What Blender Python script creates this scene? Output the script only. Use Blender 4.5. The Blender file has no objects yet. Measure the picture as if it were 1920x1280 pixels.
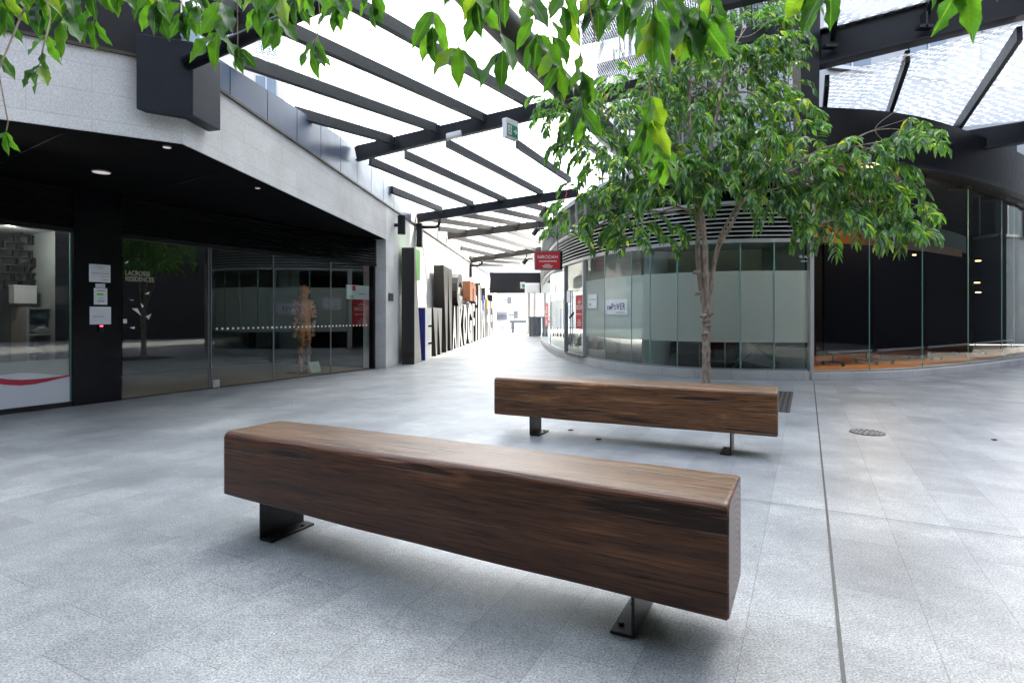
import bpy, bmesh, math, random
from mathutils import Vector, Matrix
random.seed(7)
SC = bpy.context.scene
F, H, CX, HY = 1067.0, 1.15, 960.0, 590.0      # focal length in photo pixels, eye height, horizon
# ---------------------------------------------------------------- camera
cam = bpy.data.cameras.new('camera'); camo = bpy.data.objects.new('camera', cam)
SC.collection.objects.link(camo); SC.camera = camo
cam.sensor_width = 36; cam.lens = 36*F/1920; cam.shift_y = -50/1920
cam.clip_start = 0.05; cam.clip_end = 2000
camo.location = (0, 0, H); camo.rotation_euler = (math.radians(90), 0, 0)
# ---------------------------------------------------------------- sky and sun
SUN_AZ = math.radians(35)      # measured from +Y towards +X
SUN_EL = math.radians(50)
w = bpy.data.worlds.new('World'); SC.world = w; w.use_nodes = True
nt = w.node_tree; bg = nt.nodes['Background']
sky = nt.nodes.new('ShaderNodeTexSky'); sky.sky_type = 'NISHITA'; sky.sun_disc = False
sky.sun_elevation = SUN_EL; sky.sun_rotation = SUN_AZ
sky.air_density = 1.0; sky.dust_density = 5.0; sky.ozone_density = 1.0
hs = nt.nodes.new('ShaderNodeHueSaturation'); hs.inputs['Saturation'].default_value = .58
nt.links.new(sky.outputs[0], hs.inputs['Color']); nt.links.new(hs.outputs[0], bg.inputs[0]); bg.inputs[1].default_value = 0.15
sl = bpy.data.lights.new('sun', 'SUN'); so = bpy.data.objects.new('sun', sl); SC.collection.objects.link(so)
sl.energy = 2.6; sl.angle = math.radians(0.5); sl.color = (1, .87, .70)
sd = Vector((math.sin(SUN_AZ)*math.cos(SUN_EL), math.cos(SUN_AZ)*math.cos(SUN_EL), math.sin(SUN_EL)))
so.rotation_euler = sd.to_track_quat('Z', 'Y').to_euler(); so.location = sd*60
SC.view_settings.view_transform = 'Standard'; SC.view_settings.look = 'None'
SC.view_settings.exposure = 3.28; SC.view_settings.gamma = 1
SC.cycles.max_bounces = 10; SC.cycles.transparent_max_bounces = 24
SC.cycles.diffuse_bounces = 5; SC.cycles.glossy_bounces = 5; SC.cycles.transmission_bounces = 6
SC.cycles.caustics_reflective = False; SC.cycles.caustics_refractive = False
SC.cycles.sample_clamp_indirect = 6
try:
    SC.cycles.use_denoising = True
except Exception: pass

# ---------------------------------------------------------------- maths helpers
V = Vector
def P(px, py, Y): return V(((px-CX)/F*Y, Y, H+(HY-py)/F*Y))
def G(px, py):
    Y = H*F/(py-HY); return V(((px-CX)/F*Y, Y, 0))
ANG = math.radians(27.4)
A = V((math.sin(ANG), math.cos(ANG), 0)); B = V((math.cos(ANG), -math.sin(ANG), 0)); Z = V((0, 0, 1))
def line_px(p0, d, px):
    k = (px-CX)/F
    t = (k*p0.y-p0.x)/(d.x-k*d.y); return p0+d*t
def plane_px(pt, n, px, py):
    d = V(((px-CX)/F, 1, (HY-py)/F)); o = V((0, 0, H))
    return o+d*((pt-o).dot(n)/d.dot(n))
def catmull(pts, n=8):
    out = []
    P_ = [pts[0]*2-pts[1]]+list(pts)+[pts[-1]*2-pts[-2]]
    for i in range(1, len(P_)-2):
        a, b, c, d = P_[i-1:i+3]
        for k in range(n):
            t = k/n
            out.append(0.5*((2*b)+(c-a)*t+(2*a-5*b+4*c-d)*t*t+(3*b-a-3*c+d)*t**3))
    out.append(pts[-1].copy()); return out
def poly_px(poly, px):
    k = (px-CX)/F
    for i in range(len(poly)-1):
        a, b = poly[i], poly[i+1]
        fa, fb = a.x-k*a.y, b.x-k*b.y
        if fa*fb <= 0 and fa != fb:
            return a.lerp(b, fa/(fa-fb))
    q = [line_px(poly[i], poly[j]-poly[i], px) for i, j in ((0, 1), (-1, -2))]
    d = [(q[0]-poly[0]).length, (q[1]-poly[-1]).length]
    return q[0] if d[0] < d[1] else q[1]
def offset(poly, d):     # to the left of travel direction
    out = []
    for i, p in enumerate(poly):
        a = poly[max(i-1, 0)]; b = poly[min(i+1, len(poly)-1)]
        t = (b-a); t.z = 0; t.normalize(); out.append(p+V((-t.y, t.x, 0))*d)
    return out

# ---------------------------------------------------------------- materials
MATS = {}
def newmat(name):
    m = bpy.data.materials.new(name); m.use_nodes = True; MATS[name] = m
    return m, m.node_tree, m.node_tree.nodes, m.node_tree.links, m.node_tree.nodes['Principled BSDF']
def N(nt, t, **kw):
    n = nt.nodes.new('ShaderNode'+t)
    for k, v in kw.items():
        if k.startswith('i_'): n.inputs[k[2:].replace('_', ' ')].default_value = v
        else: setattr(n, k, v)
    return n
def ramp(nt, stops):
    r = nt.nodes.new('ShaderNodeValToRGB'); e = r.color_ramp.elements
    while len(e) < len(stops): e.new(0.5)
    for x, (p, c) in zip(e, stops): x.position = p; x.color = (*c, 1)
    return r
def simple(name, c, rough=.5, metal=0, var=.12, scale=6, bump=0, bscale=60, spec=.5, coat=0):
    m, nt, nd, L, b = newmat(name)
    tc = N(nt, 'TexCoord'); no = N(nt, 'TexNoise', i_Scale=scale, i_Detail=6.0)
    L.new(tc.outputs['Object'], no.inputs['Vector'])
    r = ramp(nt, [(.3, tuple(x*(1-var) for x in c)), (.7, tuple(min(1, x*(1+var)) for x in c))])
    L.new(no.outputs['Fac'], r.inputs[0]); L.new(r.outputs[0], b.inputs['Base Color'])
    b.inputs['Roughness'].default_value = rough; b.inputs['Metallic'].default_value = metal
    b.inputs['Specular IOR Level'].default_value = spec; b.inputs['Coat Weight'].default_value = coat
    mr = N(nt, 'MapRange'); mr.inputs['To Min'].default_value = max(0, rough-.08); mr.inputs['To Max'].default_value = min(1, rough+.08)
    no2 = N(nt, 'TexNoise', i_Scale=scale*2.3, i_Detail=4.0); L.new(tc.outputs['Object'], no2.inputs['Vector'])
    L.new(no2.outputs['Fac'], mr.inputs[0]); L.new(mr.outputs[0], b.inputs['Roughness'])
    if bump:
        n3 = N(nt, 'TexNoise', i_Scale=bscale, i_Detail=3.0); L.new(tc.outputs['Object'], n3.inputs['Vector'])
        bp = N(nt, 'Bump', i_Strength=bump, i_Distance=.01); L.new(n3.outputs['Fac'], bp.inputs['Height']); L.new(bp.outputs[0], b.inputs['Normal'])
    return m
def emit(name, c, s):
    m, nt, nd, L, b = newmat(name)
    b.inputs['Base Color'].default_value = (*c, 1); b.inputs['Emission Color'].default_value = (*c, 1)
    b.inputs['Emission Strength'].default_value = s; return m
def fresnel2(nt, L, ior=1.5):
    """two-sided sheet: the same reflectance from either side"""
    f = N(nt, 'Fresnel'); g = N(nt, 'NewGeometry'); mr = N(nt, 'MapRange')
    mr.inputs['To Min'].default_value = ior; mr.inputs['To Max'].default_value = 1/ior
    L.new(g.outputs['Backfacing'], mr.inputs[0]); L.new(mr.outputs[0], f.inputs[0]); return f
def glass(name, tint, refl=1.0, rough=0.0, haze=0.0, hazec=(.7, .75, .75)):
    m, nt, nd, L, b = newmat(name); nd.remove(b)
    out = nd['Material Output']
    tr = N(nt, 'BsdfTransparent'); tr.inputs[0].default_value = (*tint, 1)
    gl = N(nt, 'BsdfGlossy'); gl.inputs['Roughness'].default_value = rough; gl.inputs[0].default_value = (.95, 1, .98, 1)
    fr = fresnel2(nt, L); mu = N(nt, 'Math', operation='MULTIPLY'); mu.inputs[1].default_value = refl; mu.use_clamp = True
    L.new(fr.outputs[0], mu.inputs[0])
    base = tr
    if haze:
        df = N(nt, 'BsdfDiffuse'); df.inputs[0].default_value = (*hazec, 1)
        tl = N(nt, 'BsdfTranslucent'); tl.inputs[0].default_value = (*hazec, 1)
        m1 = N(nt, 'MixShader'); m1.inputs[0].default_value = .5; L.new(df.outputs[0], m1.inputs[1]); L.new(tl.outputs[0], m1.inputs[2])
        m2 = N(nt, 'MixShader'); m2.inputs[0].default_value = haze; L.new(tr.outputs[0], m2.inputs[1]); L.new(m1.outputs[0], m2.inputs[2]); base = m2
    mx = N(nt, 'MixShader'); L.new(mu.outputs[0], mx.inputs[0]); L.new(base.outputs[0], mx.inputs[1]); L.new(gl.outputs[0], mx.inputs[2])
    L.new(mx.outputs[0], out.inputs[0]); return m
def uvgrid(nt, L):
    """paving coordinates: u along A, v along B"""
    tc = N(nt, 'TexCoord'); d1 = N(nt, 'VectorMath', operation='DOT_PRODUCT'); d1.inputs[1].default_value = A
    d2 = N(nt, 'VectorMath', operation='DOT_PRODUCT'); d2.inputs[1].default_value = B
    L.new(tc.outputs['Object'], d1.inputs[0]); L.new(tc.outputs['Object'], d2.inputs[0])
    return tc, d1, d2
def paving():
    m, nt, nd, L, b = newmat('granite_paving')
    tc, d1, d2 = uvgrid(nt, L)
    off = N(nt, 'Math', operation='SUBTRACT'); off.inputs[1].default_value = .1; L.new(d2.outputs['Value'], off.inputs[0])
    cb = N(nt, 'CombineXYZ'); L.new(d1.outputs['Value'], cb.inputs[0]); L.new(off.outputs[0], cb.inputs[1])
    br = N(nt, 'TexBrick'); br.offset = .37; br.squash = 1
    br.inputs['Scale'].default_value = 1; br.inputs['Brick Width'].default_value = .6; br.inputs['Row Height'].default_value = .3
    br.inputs['Mortar Size'].default_value = .0016; br.inputs['Mortar Smooth'].default_value = .25; br.inputs['Bias'].default_value = 0
    br.inputs['Color1'].default_value = (.176, .188, .197, 1); br.inputs['Color2'].default_value = (.224, .237, .245, 1)
    br.inputs['Mortar'].default_value = (.115, .118, .12, 1)
    L.new(cb.outputs[0], br.inputs['Vector'])
    n1 = N(nt, 'TexNoise', i_Scale=130.0, i_Detail=3.0, i_Roughness=.7); L.new(tc.outputs['Object'], n1.inputs['Vector'])
    r1 = ramp(nt, [(.32, (.34, .35, .38)), (.48, (.95, .95, .96)), (.66, (1.6, 1.6, 1.6))]); L.new(n1.outputs['Fac'], r1.inputs[0])
    n2 = N(nt, 'TexNoise', i_Scale=1.4, i_Detail=7.0, i_Roughness=.68); L.new(tc.outputs['Object'], n2.inputs['Vector'])
    r2 = ramp(nt, [(.34, (.74, .75, .77)), (.5, (1, 1, 1)), (.62, (1.26, 1.26, 1.24))]); L.new(n2.outputs['Fac'], r2.inputs[0])
    n3 = N(nt, 'TexNoise', i_Scale=26.0, i_Detail=6.0, i_Roughness=.7); L.new(tc.outputs['Object'], n3.inputs['Vector'])
    r3 = ramp(nt, [(.3, (.78, .77, .76)), (.55, (1.02, 1.02, 1.02)), (.75, (1.16, 1.16, 1.16))]); L.new(n3.outputs['Fac'], r3.inputs[0])
    vo = N(nt, 'TexVoronoi', i_Scale=2.2); L.new(tc.outputs['Object'], vo.inputs['Vector'])
    r4 = ramp(nt, [(.0, (.45, .43, .4)), (.022, (.6, .58, .55)), (.035, (1, 1, 1))]); L.new(vo.outputs['Distance'], r4.inputs[0])
    cur = br.outputs['Color']
    for r in (r1, r2, r3, r4):
        mx = N(nt, 'Mix', data_type='RGBA', blend_type='MULTIPLY'); mx.inputs['Factor'].default_value = 1
        L.new(cur, mx.inputs['A']); L.new(r.outputs[0], mx.inputs['B']); cur = mx.outputs['Result']
    L.new(cur, b.inputs['Base Color'])
    mr = N(nt, 'MapRange'); mr.inputs['To Min'].default_value = .30; mr.inputs['To Max'].default_value = .52
    L.new(n3.outputs['Fac'], mr.inputs[0]); L.new(mr.outputs[0], b.inputs['Roughness'])
    bp = N(nt, 'Bump', i_Strength=.35, i_Distance=.002); L.new(n1.outputs['Fac'], bp.inputs['Height'])
    b2 = N(nt, 'Bump', i_Strength=.5, i_Distance=.003, invert=True); L.new(br.outputs['Fac'], b2.inputs['Height']); L.new(bp.outputs[0], b2.inputs['Normal'])
    L.new(b2.outputs[0], b.inputs['Normal'])
    return m
def stone(name, c, bw=.9, bh=.24, mort=.003, speck=.12, along=None):
    """cladding stone; coordinates: u horizontal along wall, v height (uses a UV map in metres)"""
    m, nt, nd, L, b = newmat(name)
    tc = N(nt, 'TexCoord'); br = N(nt, 'TexBrick'); br.offset = .5
    br.inputs['Scale'].default_value = 1; br.inputs['Brick Width'].default_value = bw; br.inputs['Row Height'].default_value = bh
    br.inputs['Mortar Size'].default_value = mort; br.inputs['Mortar Smooth'].default_value = .3
    br.inputs['Color1'].default_value = (*[x*.95 for x in c], 1); br.inputs['Color2'].default_value = (*[x*1.04 for x in c], 1)
    br.inputs['Mortar'].default_value = (*[x*.72 for x in c], 1); L.new(tc.outputs['UV'], br.inputs['Vector'])
    n1 = N(nt, 'TexNoise', i_Scale=90.0, i_Detail=3.0, i_Roughness=.7); L.new(tc.outputs['Object'], n1.inputs['Vector'])
    r1 = ramp(nt, [(.35, (1-speck*2,)*3), (.65, (1+speck,)*3)]); L.new(n1.outputs['Fac'], r1.inputs[0])
    n2 = N(nt, 'TexNoise', i_Scale=1.6, i_Detail=5.0); L.new(tc.outputs['Object'], n2.inputs['Vector'])
    r2 = ramp(nt, [(.3, (.88, .87, .86)), (.6, (1.04, 1.04, 1.04))]); L.new(n2.outputs['Fac'], r2.inputs[0])
    cur = br.outputs['Color']
    for r in (r1, r2):
        mx = N(nt, 'Mix', data_type='RGBA', blend_type='MULTIPLY'); mx.inputs['Factor'].default_value = 1
        L.new(cur, mx.inputs['A']); L.new(r.outputs[0], mx.inputs['B']); cur = mx.outputs['Result']
    L.new(cur, b.inputs['Base Color']); b.inputs['Roughness'].default_value = .7
    bp = N(nt, 'Bump', i_Strength=.3, i_Distance=.004); L.new(n1.outputs['Fac'], bp.inputs['Height']); L.new(bp.outputs[0], b.inputs['Normal'])
    return m
def wood(name, dark, mid, light, warm=1.0, seed=0.0):
    m, nt, nd, L, b = newmat(name)
    tc = N(nt, 'TexCoord'); mp = N(nt, 'Mapping'); mp.inputs['Scale'].default_value = (.42, 5.0, 5.0); mp.inputs['Location'].default_value = (seed, seed*2, 0)
    L.new(tc.outputs['Object'], mp.inputs[0])
    n0 = N(nt, 'TexNoise', i_Scale=1.6, i_Detail=8.0, i_Roughness=.62, i_Distortion=1.9); L.new(mp.outputs[0], n0.inputs['Vector'])
    mp2 = N(nt, 'Mapping'); mp2.inputs['Scale'].default_value = (2.2, 60, 60); L.new(tc.outputs['Object'], mp2.inputs[0])
    n1 = N(nt, 'TexNoise', i_Scale=2.0, i_Detail=5.0, i_Roughness=.6, i_Distortion=.4); L.new(mp2.outputs[0], n1.inputs['Vector'])
    r0 = ramp(nt, [(.28, dark), (.42, mid), (.55, tuple(x*1.15 for x in mid)), (.72, light)]); L.new(n0.outputs['Fac'], r0.inputs[0])
    r1 = ramp(nt, [(.34, (.18, .16, .16)), (.5, (.9, .9, .9)), (.68, (1.6, 1.55, 1.5))]); L.new(n1.outputs['Fac'], r1.inputs[0])
    mx = N(nt, 'Mix', data_type='RGBA', blend_type='MULTIPLY'); mx.inputs['Factor'].default_value = .8
    L.new(r0.outputs[0], mx.inputs['A']); L.new(r1.outputs[0], mx.inputs['B'])
    # long dark shakes
    mp3 = N(nt, 'Mapping'); mp3.inputs['Scale'].default_value = (.8, 16, 16); mp3.inputs['Location'].default_value = (3+seed, 1, 0); L.new(tc.outputs['Object'], mp3.inputs[0])
    n4 = N(nt, 'TexNoise', i_Scale=1.5, i_Detail=3.0, i_Distortion=.6); L.new(mp3.outputs[0], n4.inputs['Vector'])
    r4 = ramp(nt, [(.33, (.12, .10, .10)), (.40, (1, 1, 1))]); L.new(n4.outputs['Fac'], r4.inputs[0])
    mx4 = N(nt, 'Mix', data_type='RGBA', blend_type='MULTIPLY'); mx4.inputs['Factor'].default_value = .85
    L.new(mx.outputs['Result'], mx4.inputs['A']); L.new(r4.outputs[0], mx4.inputs['B'])
    # seat face paler grey-tan: sky gloss put into the colour, some wear too
    ge = N(nt, 'TexCoord'); sp = N(nt, 'SeparateXYZ'); L.new(ge.outputs['Normal'], sp.inputs[0])
    mr = N(nt, 'MapRange'); mr.inputs['From Min'].default_value = .8; mr.inputs['From Max'].default_value = .98; mr.inputs['To Max'].default_value = .62
    L.new(sp.outputs['Z'], mr.inputs[0])
    n5 = N(nt, 'TexNoise', i_Scale=3.0, i_Detail=5.0); L.new(mp.outputs[0], n5.inputs['Vector'])
    mm = N(nt, 'Math', operation='MULTIPLY'); mm2 = ramp(nt, [(.2, (.5, .5, .5)), (.7, (1.2, 1.2, 1.2))]); L.new(n5.outputs['Fac'], mm2.inputs[0])
    L.new(mr.outputs[0], mm.inputs[0]); L.new(mm2.outputs[0], mm.inputs[1])
    wr = N(nt, 'Mix', data_type='RGBA', blend_type='MIX'); L.new(mm.outputs[0], wr.inputs['Factor'])
    wt = N(nt, 'Mix', data_type='RGBA', blend_type='MULTIPLY'); wt.inputs['Factor'].default_value = .8; wt.inputs['A'].default_value = (.155, .112, .075, 1); L.new(r1.outputs[0], wt.inputs['B'])
    L.new(mx4.outputs['Result'], wr.inputs['A']); L.new(wt.outputs['Result'], wr.inputs['B'])
    L.new(wr.outputs['Result'], b.inputs['Base Color']); b.inputs['Specular IOR Level'].default_value = .4
    rr = N(nt, 'MapRange'); rr.inputs['To Min'].default_value = .20; rr.inputs['To Max'].default_value = .44; L.new(n1.outputs['Fac'], rr.inputs[0]); L.new(rr.outputs[0], b.inputs['Roughness'])
    bp = N(nt, 'Bump', i_Strength=.8, i_Distance=.004); L.new(n1.outputs['Fac'], bp.inputs['Height'])
    b2 = N(nt, 'Bump', i_Strength=.8, i_Distance=.004); L.new(r4.outputs[0], b2.inputs['Height']); L.new(bp.outputs[0], b2.inputs['Normal']); L.new(b2.outputs[0], b.inputs['Normal'])
    return m
def leafmat(name, cols, trans=.45, near=False, rough=.32):
    m, nt, nd, L, b = newmat(name); out = nd['Material Output']
    ge = N(nt, 'NewGeometry'); r = ramp(nt, cols); L.new(ge.outputs['Random Per Island'], r.inputs[0])
    col = r.outputs[0]
    if near:
        uv = N(nt, 'TexCoord'); sp = N(nt, 'SeparateXYZ'); L.new(uv.outputs['UV'], sp.inputs[0])
        ab = N(nt, 'Math', operation='ABSOLUTE'); L.new(sp.outputs[0], ab.inputs[0])
        rb = ramp(nt, [(.0, (1, 1, 1)), (.045, (.9, .9, .9)), (.09, (0, 0, 0))]); L.new(ab.outputs[0], rb.inputs[0])
        ma = N(nt, 'Math', operation='MULTIPLY_ADD'); ma.inputs[1].default_value = -.14; L.new(ab.outputs[0], ma.inputs[0]); L.new(sp.outputs[1], ma.inputs[2])
        wv = N(nt, 'Math', operation='MULTIPLY'); wv.inputs[1].default_value = 75; L.new(ma.outputs[0], wv.inputs[0])
        sn = N(nt, 'Math', operation='SINE'); L.new(wv.outputs[0], sn.inputs[0])
        rs = ramp(nt, [(.0, (.93, .93, .93)), (.85, (1, 1, 1)), (1, (1.15, 1.12, 1.05))]); L.new(sn.outputs[0], rs.inputs[0])
        m1 = N(nt, 'Mix', data_type='RGBA', blend_type='MULTIPLY'); m1.inputs['Factor'].default_value = .8; L.new(col, m1.inputs['A']); L.new(rs.outputs[0], m1.inputs['B'])
        m2 = N(nt, 'Mix', data_type='RGBA', blend_type='MIX'); L.new(rb.outputs[0], m2.inputs['Factor']); L.new(m1.outputs['Result'], m2.inputs['A']); m2.inputs['B'].default_value = (.07, .15, .03, 1)
        col = m2.outputs['Result']
        bp = N(nt, 'Bump', i_Strength=.12, i_Distance=.001); L.new(sn.outputs[0], bp.inputs['Height']); L.new(bp.outputs[0], b.inputs['Normal'])
    L.new(col, b.inputs['Base Color']); b.inputs['Roughness'].default_value = rough; b.inputs['Specular IOR Level'].default_value = .75
    tl = N(nt, 'BsdfTranslucent')
    br = N(nt, 'Mix', data_type='RGBA', blend_type='MULTIPLY'); br.inputs['Factor'].default_value = 1; L.new(col, br.inputs['A']); br.inputs['B'].default_value = (3.2, 3.0, 1.1, 1)
    L.new(br.outputs['Result'], tl.inputs[0])
    mx = N(nt, 'MixShader'); mx.inputs[0].default_value = trans; L.new(b.outputs[0], mx.inputs[1]); L.new(tl.outputs[0], mx.inputs[2])
    L.new(mx.outputs[0], out.inputs[0]); return m
def frit(name, sx=.05, sy=.05, cover=.20, base_haze=.05, rand=.0):
    """toughened roof glass with a printed pattern of small white dashes (UV in metres)"""
    m, nt, nd, L, b = newmat(name); nd.remove(b); out = nd['Material Output']
    tc = N(nt, 'TexCoord'); mp = N(nt, 'Mapping'); mp.inputs['Scale'].default_value = (1/sx, 1/sy, 1); mp.inputs['Rotation'].default_value = (0, 0, .35); L.new(tc.outputs['UV'], mp.inputs[0])
    vo = N(nt, 'TexVoronoi', voronoi_dimensions='2D', i_Scale=1.0, i_Randomness=rand); L.new(mp.outputs[0], vo.inputs['Vector'])
    gt = N(nt, 'Math', operation='LESS_THAN'); L.new(vo.outputs['Distance'], gt.inputs[0])
    n = N(nt, 'TexNoise', i_Scale=.9); L.new(tc.outputs['UV'], n.inputs['Vector'])
    mr = N(nt, 'MapRange'); mr.inputs['From Min'].default_value = .3; mr.inputs['From Max'].default_value = .7; mr.inputs['To Min'].default_value = cover-.10; mr.inputs['To Max'].default_value = cover+.12; L.new(n.outputs['Fac'], mr.inputs[0]); L.new(mr.outputs[0], gt.inputs[1])
    ml = N(nt, 'MapRange'); ml.inputs['To Min'].default_value = base_haze; ml.inputs['To Max'].default_value = .92; L.new(gt.outputs[0], ml.inputs[0])
    tr = N(nt, 'BsdfTransparent'); tr.inputs[0].default_value = (.92, .97, .96, 1)
    tl = N(nt, 'BsdfTranslucent'); tl.inputs[0].default_value = (.93, .96, .96, 1)
    df = N(nt, 'BsdfDiffuse'); df.inputs[0].default_value = (.8, .8, .8, 1)
    m1 = N(nt, 'MixShader'); m1.inputs[0].default_value = .18; L.new(tl.outputs[0], m1.inputs[1]); L.new(df.outputs[0], m1.inputs[2])
    m2 = N(nt, 'MixShader'); L.new(ml.outputs[0], m2.inputs[0]); L.new(tr.outputs[0], m2.inputs[1]); L.new(m1.outputs[0], m2.inputs[2])
    gl = N(nt, 'BsdfGlossy'); gl.inputs['Roughness'].default_value = .02
    f = fresnel2(nt, L); m3 = N(nt, 'MixShader'); L.new(f.outputs[0], m3.inputs[0]); L.new(m2.outputs[0], m3.inputs[1]); L.new(gl.outputs[0], m3.inputs[2])
    L.new(m3.outputs[0], out.inputs[0]); return m
def bark():
    m, nt, nd, L, b = newmat('bark')
    tc = N(nt, 'TexCoord'); mp = N(nt, 'Mapping'); mp.inputs['Scale'].default_value = (14, 14, 5); L.new(tc.outputs['Object'], mp.inputs[0])
    n = N(nt, 'TexNoise', i_Scale=2.0, i_Detail=6.0); L.new(mp.outputs[0], n.inputs['Vector'])
    r = ramp(nt, [(.3, (.13, .095, .07)), (.5, (.26, .20, .155)), (.7, (.38, .32, .26))]); L.new(n.outputs['Fac'], r.inputs[0]); L.new(r.outputs[0], b.inputs['Base Color'])
    b.inputs['Roughness'].default_value = .85
    bp = N(nt, 'Bump', i_Strength=.7, i_Distance=.01); L.new(n.outputs['Fac'], bp.inputs['Height']); L.new(bp.outputs[0], b.inputs['Normal']); return m
def brushed(name, c, rough=.35):
    m, nt, nd, L, b = newmat(name)
    tc = N(nt, 'TexCoord'); mp = N(nt, 'Mapping'); mp.inputs['Scale'].default_value = (2, 2, 90); L.new(tc.outputs['Object'], mp.inputs[0])
    n = N(nt, 'TexNoise', i_Scale=2.0, i_Detail=3.0); L.new(mp.outputs[0], n.inputs['Vector'])
    r = ramp(nt, [(.3, tuple(x*.85 for x in c)), (.7, c)]); L.new(n.outputs['Fac'], r.inputs[0]); L.new(r.outputs[0], b.inputs['Base Color'])
    b.inputs['Metallic'].default_value = .9; b.inputs['Roughness'].default_value = rough; return m

M_pave = paving()
M_stone = stone('fascia_stone', (.58, .58, .585))
M_wall = stone('pale_wall_stone', (.72, .715, .70), bw=1.2, bh=.55, mort=.002, speck=.05)
M_plinth = stone('plinth_stone', (.50, .495, .485), bw=.62, bh=.5, mort=.006)
M_steel = simple('painted_steel', (.010, .011, .016), .36, 0, .15, 4, spec=.28)
M_steel_brown_lit = simple('brown_sunlit_steel', (.030, .025, .022), .42, 0, .15, 4)  # brown of the tubes; on far bays, warm sunlight put into the colour
M_rafter = simple('rafter_steel', (.030, .032, .034), .45, 0, .2, 8)
M_boxp = simple('dark_blue_box', (.010, .014, .024), .5, .1, .1, 3, spec=.3)
M_bluepanel = simple('blue_grey_panel', (.035, .065, .125), .34, .25, .06, 2)
M_blackpanel = simple('black_panel', (.005, .005, .007), .35, 0, .15, 3, spec=.2)
M_soffit = simple('soffit_black', (.003, .003, .0035), .85, 0, .2, 2, spec=.08)
M_blackslat = simple('black_slat', (.010, .010, .011), .35, 0, .15, 5, spec=.3)
M_granitek = simple('black_granite', (.004, .004, .006), .2, 0, .3, 30, spec=.22)
M_bronze = simple('dark_bronze', (.06, .05, .04), .5, .5)
M_alu = simple('light_aluminium', (.42, .42, .42), .38, .35, .06, 3)
M_alug = simple('grey_frame', (.22, .23, .25), .4, .3, .06, 3)
M_white = simple('white_plastic', (.72, .72, .72), .4, 0, .03, 3)
M_paper = simple('paper', (.68, .69, .72), .6, 0, .03, 3)
M_ink = simple('ink', (.12, .12, .14), .6, 0, .03, 3)
M_blueink = simple('blue_ink', (.015, .035, .20), .5, 0, .03, 3)
M_red = simple('red_poster', (.52, .022, .03), .45, 0, .05, 3)
M_whiteink = simple('white_ink', (.75, .74, .72), .5, 0, .02, 3)
M_green = simple('green_sign', (.015, .22, .13), .4, 0, .03, 3)
M_lime = simple('lime_paint', (.16, .50, .05), .4, 0, .04, 3)
M_navy = simple('navy_paint', (.012, .022, .20), .5, 0, .05, 3)
M_yellow = simple('yellow_paint', (.75, .45, .02), .4, 0, .03, 3)
M_brownm = simple('rust_paint', (.22, .07, .025), .45, 0, .1, 3)
M_letterside = simple('letter_side', (.016, .015, .016), .4, 0, .15, 4)
M_letter = brushed('letter_face', (.17, .155, .145), .36)
M_letterw = simple('letter_white', (.45, .45, .46), .35, .2, .04, 3)
M_iron = simple('cast_iron', (.06, .062, .065), .5, .5, .25, 30)
M_joint = simple('joint_filler', (.055, .055, .055), .7, 0, .2, 20)
M_slot = simple('slot_black', (.012, .012, .012), .7)
M_wood1 = wood('timber_old', (.012, .005, .003), (.076, .028, .012), (.21, .088, .038), seed=0)
M_wood2 = wood('timber_warm', (.020, .009, .005), (.125, .054, .022), (.32, .16, .070), seed=5)
M_legst = simple('bench_steel', (.02, .02, .022), .4, .6, .2, 20)
M_bark = bark()
M_leaf = leafmat('leaf_crown', [(0, (.030, .076, .044)), (.5, (.050, .125, .052)), (.78, (.09, .22, .05)), (.93, (.15, .29, .045)), (1, (.40, .42, .07))], .46, rough=.26)
M_leafn = leafmat('leaf_near', [(0, (.014, .05, .014)), (.5, (.028, .09, .014)), (.88, (.055, .15, .018)), (1, (.12, .19, .022))], .55, near=True, rough=.4)
M_leafb = leafmat('leaf_climber', [(0, (.02, .055, .02)), (.5, (.05, .11, .03)), (1, (.14, .22, .05))], .35, rough=.25)
M_glass_l = glass('shop_glass', (.74, .80, .78), 3.2)
M_glass_r = glass('curtain_glass', (.74, .82, .80), 1.2)
M_glass_d = glass('clear_glass', (.84, .90, .89), .8)
M_frost = glass('frosted_film', (.5, .6, .58), .8, .10, .92, (.74, .80, .71))
M_roofglass = frit('roof_glass_frit', .03, .03, .24, .05, .3)
M_roofglass2 = frit('roof_glass_frit_coarse', .17, .085, .31, .30, .45)
M_edge = simple('glass_edge', (.20, .34, .32), .2, 0, .05)
M_tan = simple('tan_tile', (.55, .33, .20), .35, 0, .1, 3)
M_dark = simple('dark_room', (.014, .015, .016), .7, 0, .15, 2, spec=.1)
M_roomgrey = simple('grey_room', (.26, .29, .30), .7, 0, .08, 2)
M_cream = simple('cream_board', (.46, .40, .33), .6, 0, .08, 2)
M_orangefl = simple('orange_floor', (.55, .20, .045), .5, 0, .15, 9)
M_orangeband = simple('timber_band', (.42, .16, .04), .4, 0, .12, 3)
M_manhole = simple('worn_iron', (.13, .135, .14), .55, .3, .25, 30)
M_screen = simple('screen_fabric', (.004, .004, .007), .9, 0, .1, 4, spec=.03)
M_orange = simple('orange_block', (.85, .26, .07), .6, 0, .35, 25)
M_greyblk = simple('grey_block', (.16, .13, .10), .6, 0, .3, 25)
M_towel = simple('towel', (.45, .47, .48), .9, 0, .1, 20, .4, 90)
M_towelg = simple('towel_green', (.14, .25, .24), .9, 0, .1, 20, .4, 90)
M_towelr = simple('towel_red', (.28, .02, .04), .9, 0, .1, 20, .4, 90)
M_shelf = simple('shelf_board', (.42, .40, .37), .5, 0, .05, 3)
M_film = simple('white_film', (.55, .57, .62), .4, 0, .03, 2)
M_filmb = simple('beige_film', (.42, .37, .33), .45, 0, .03, 2)
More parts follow.
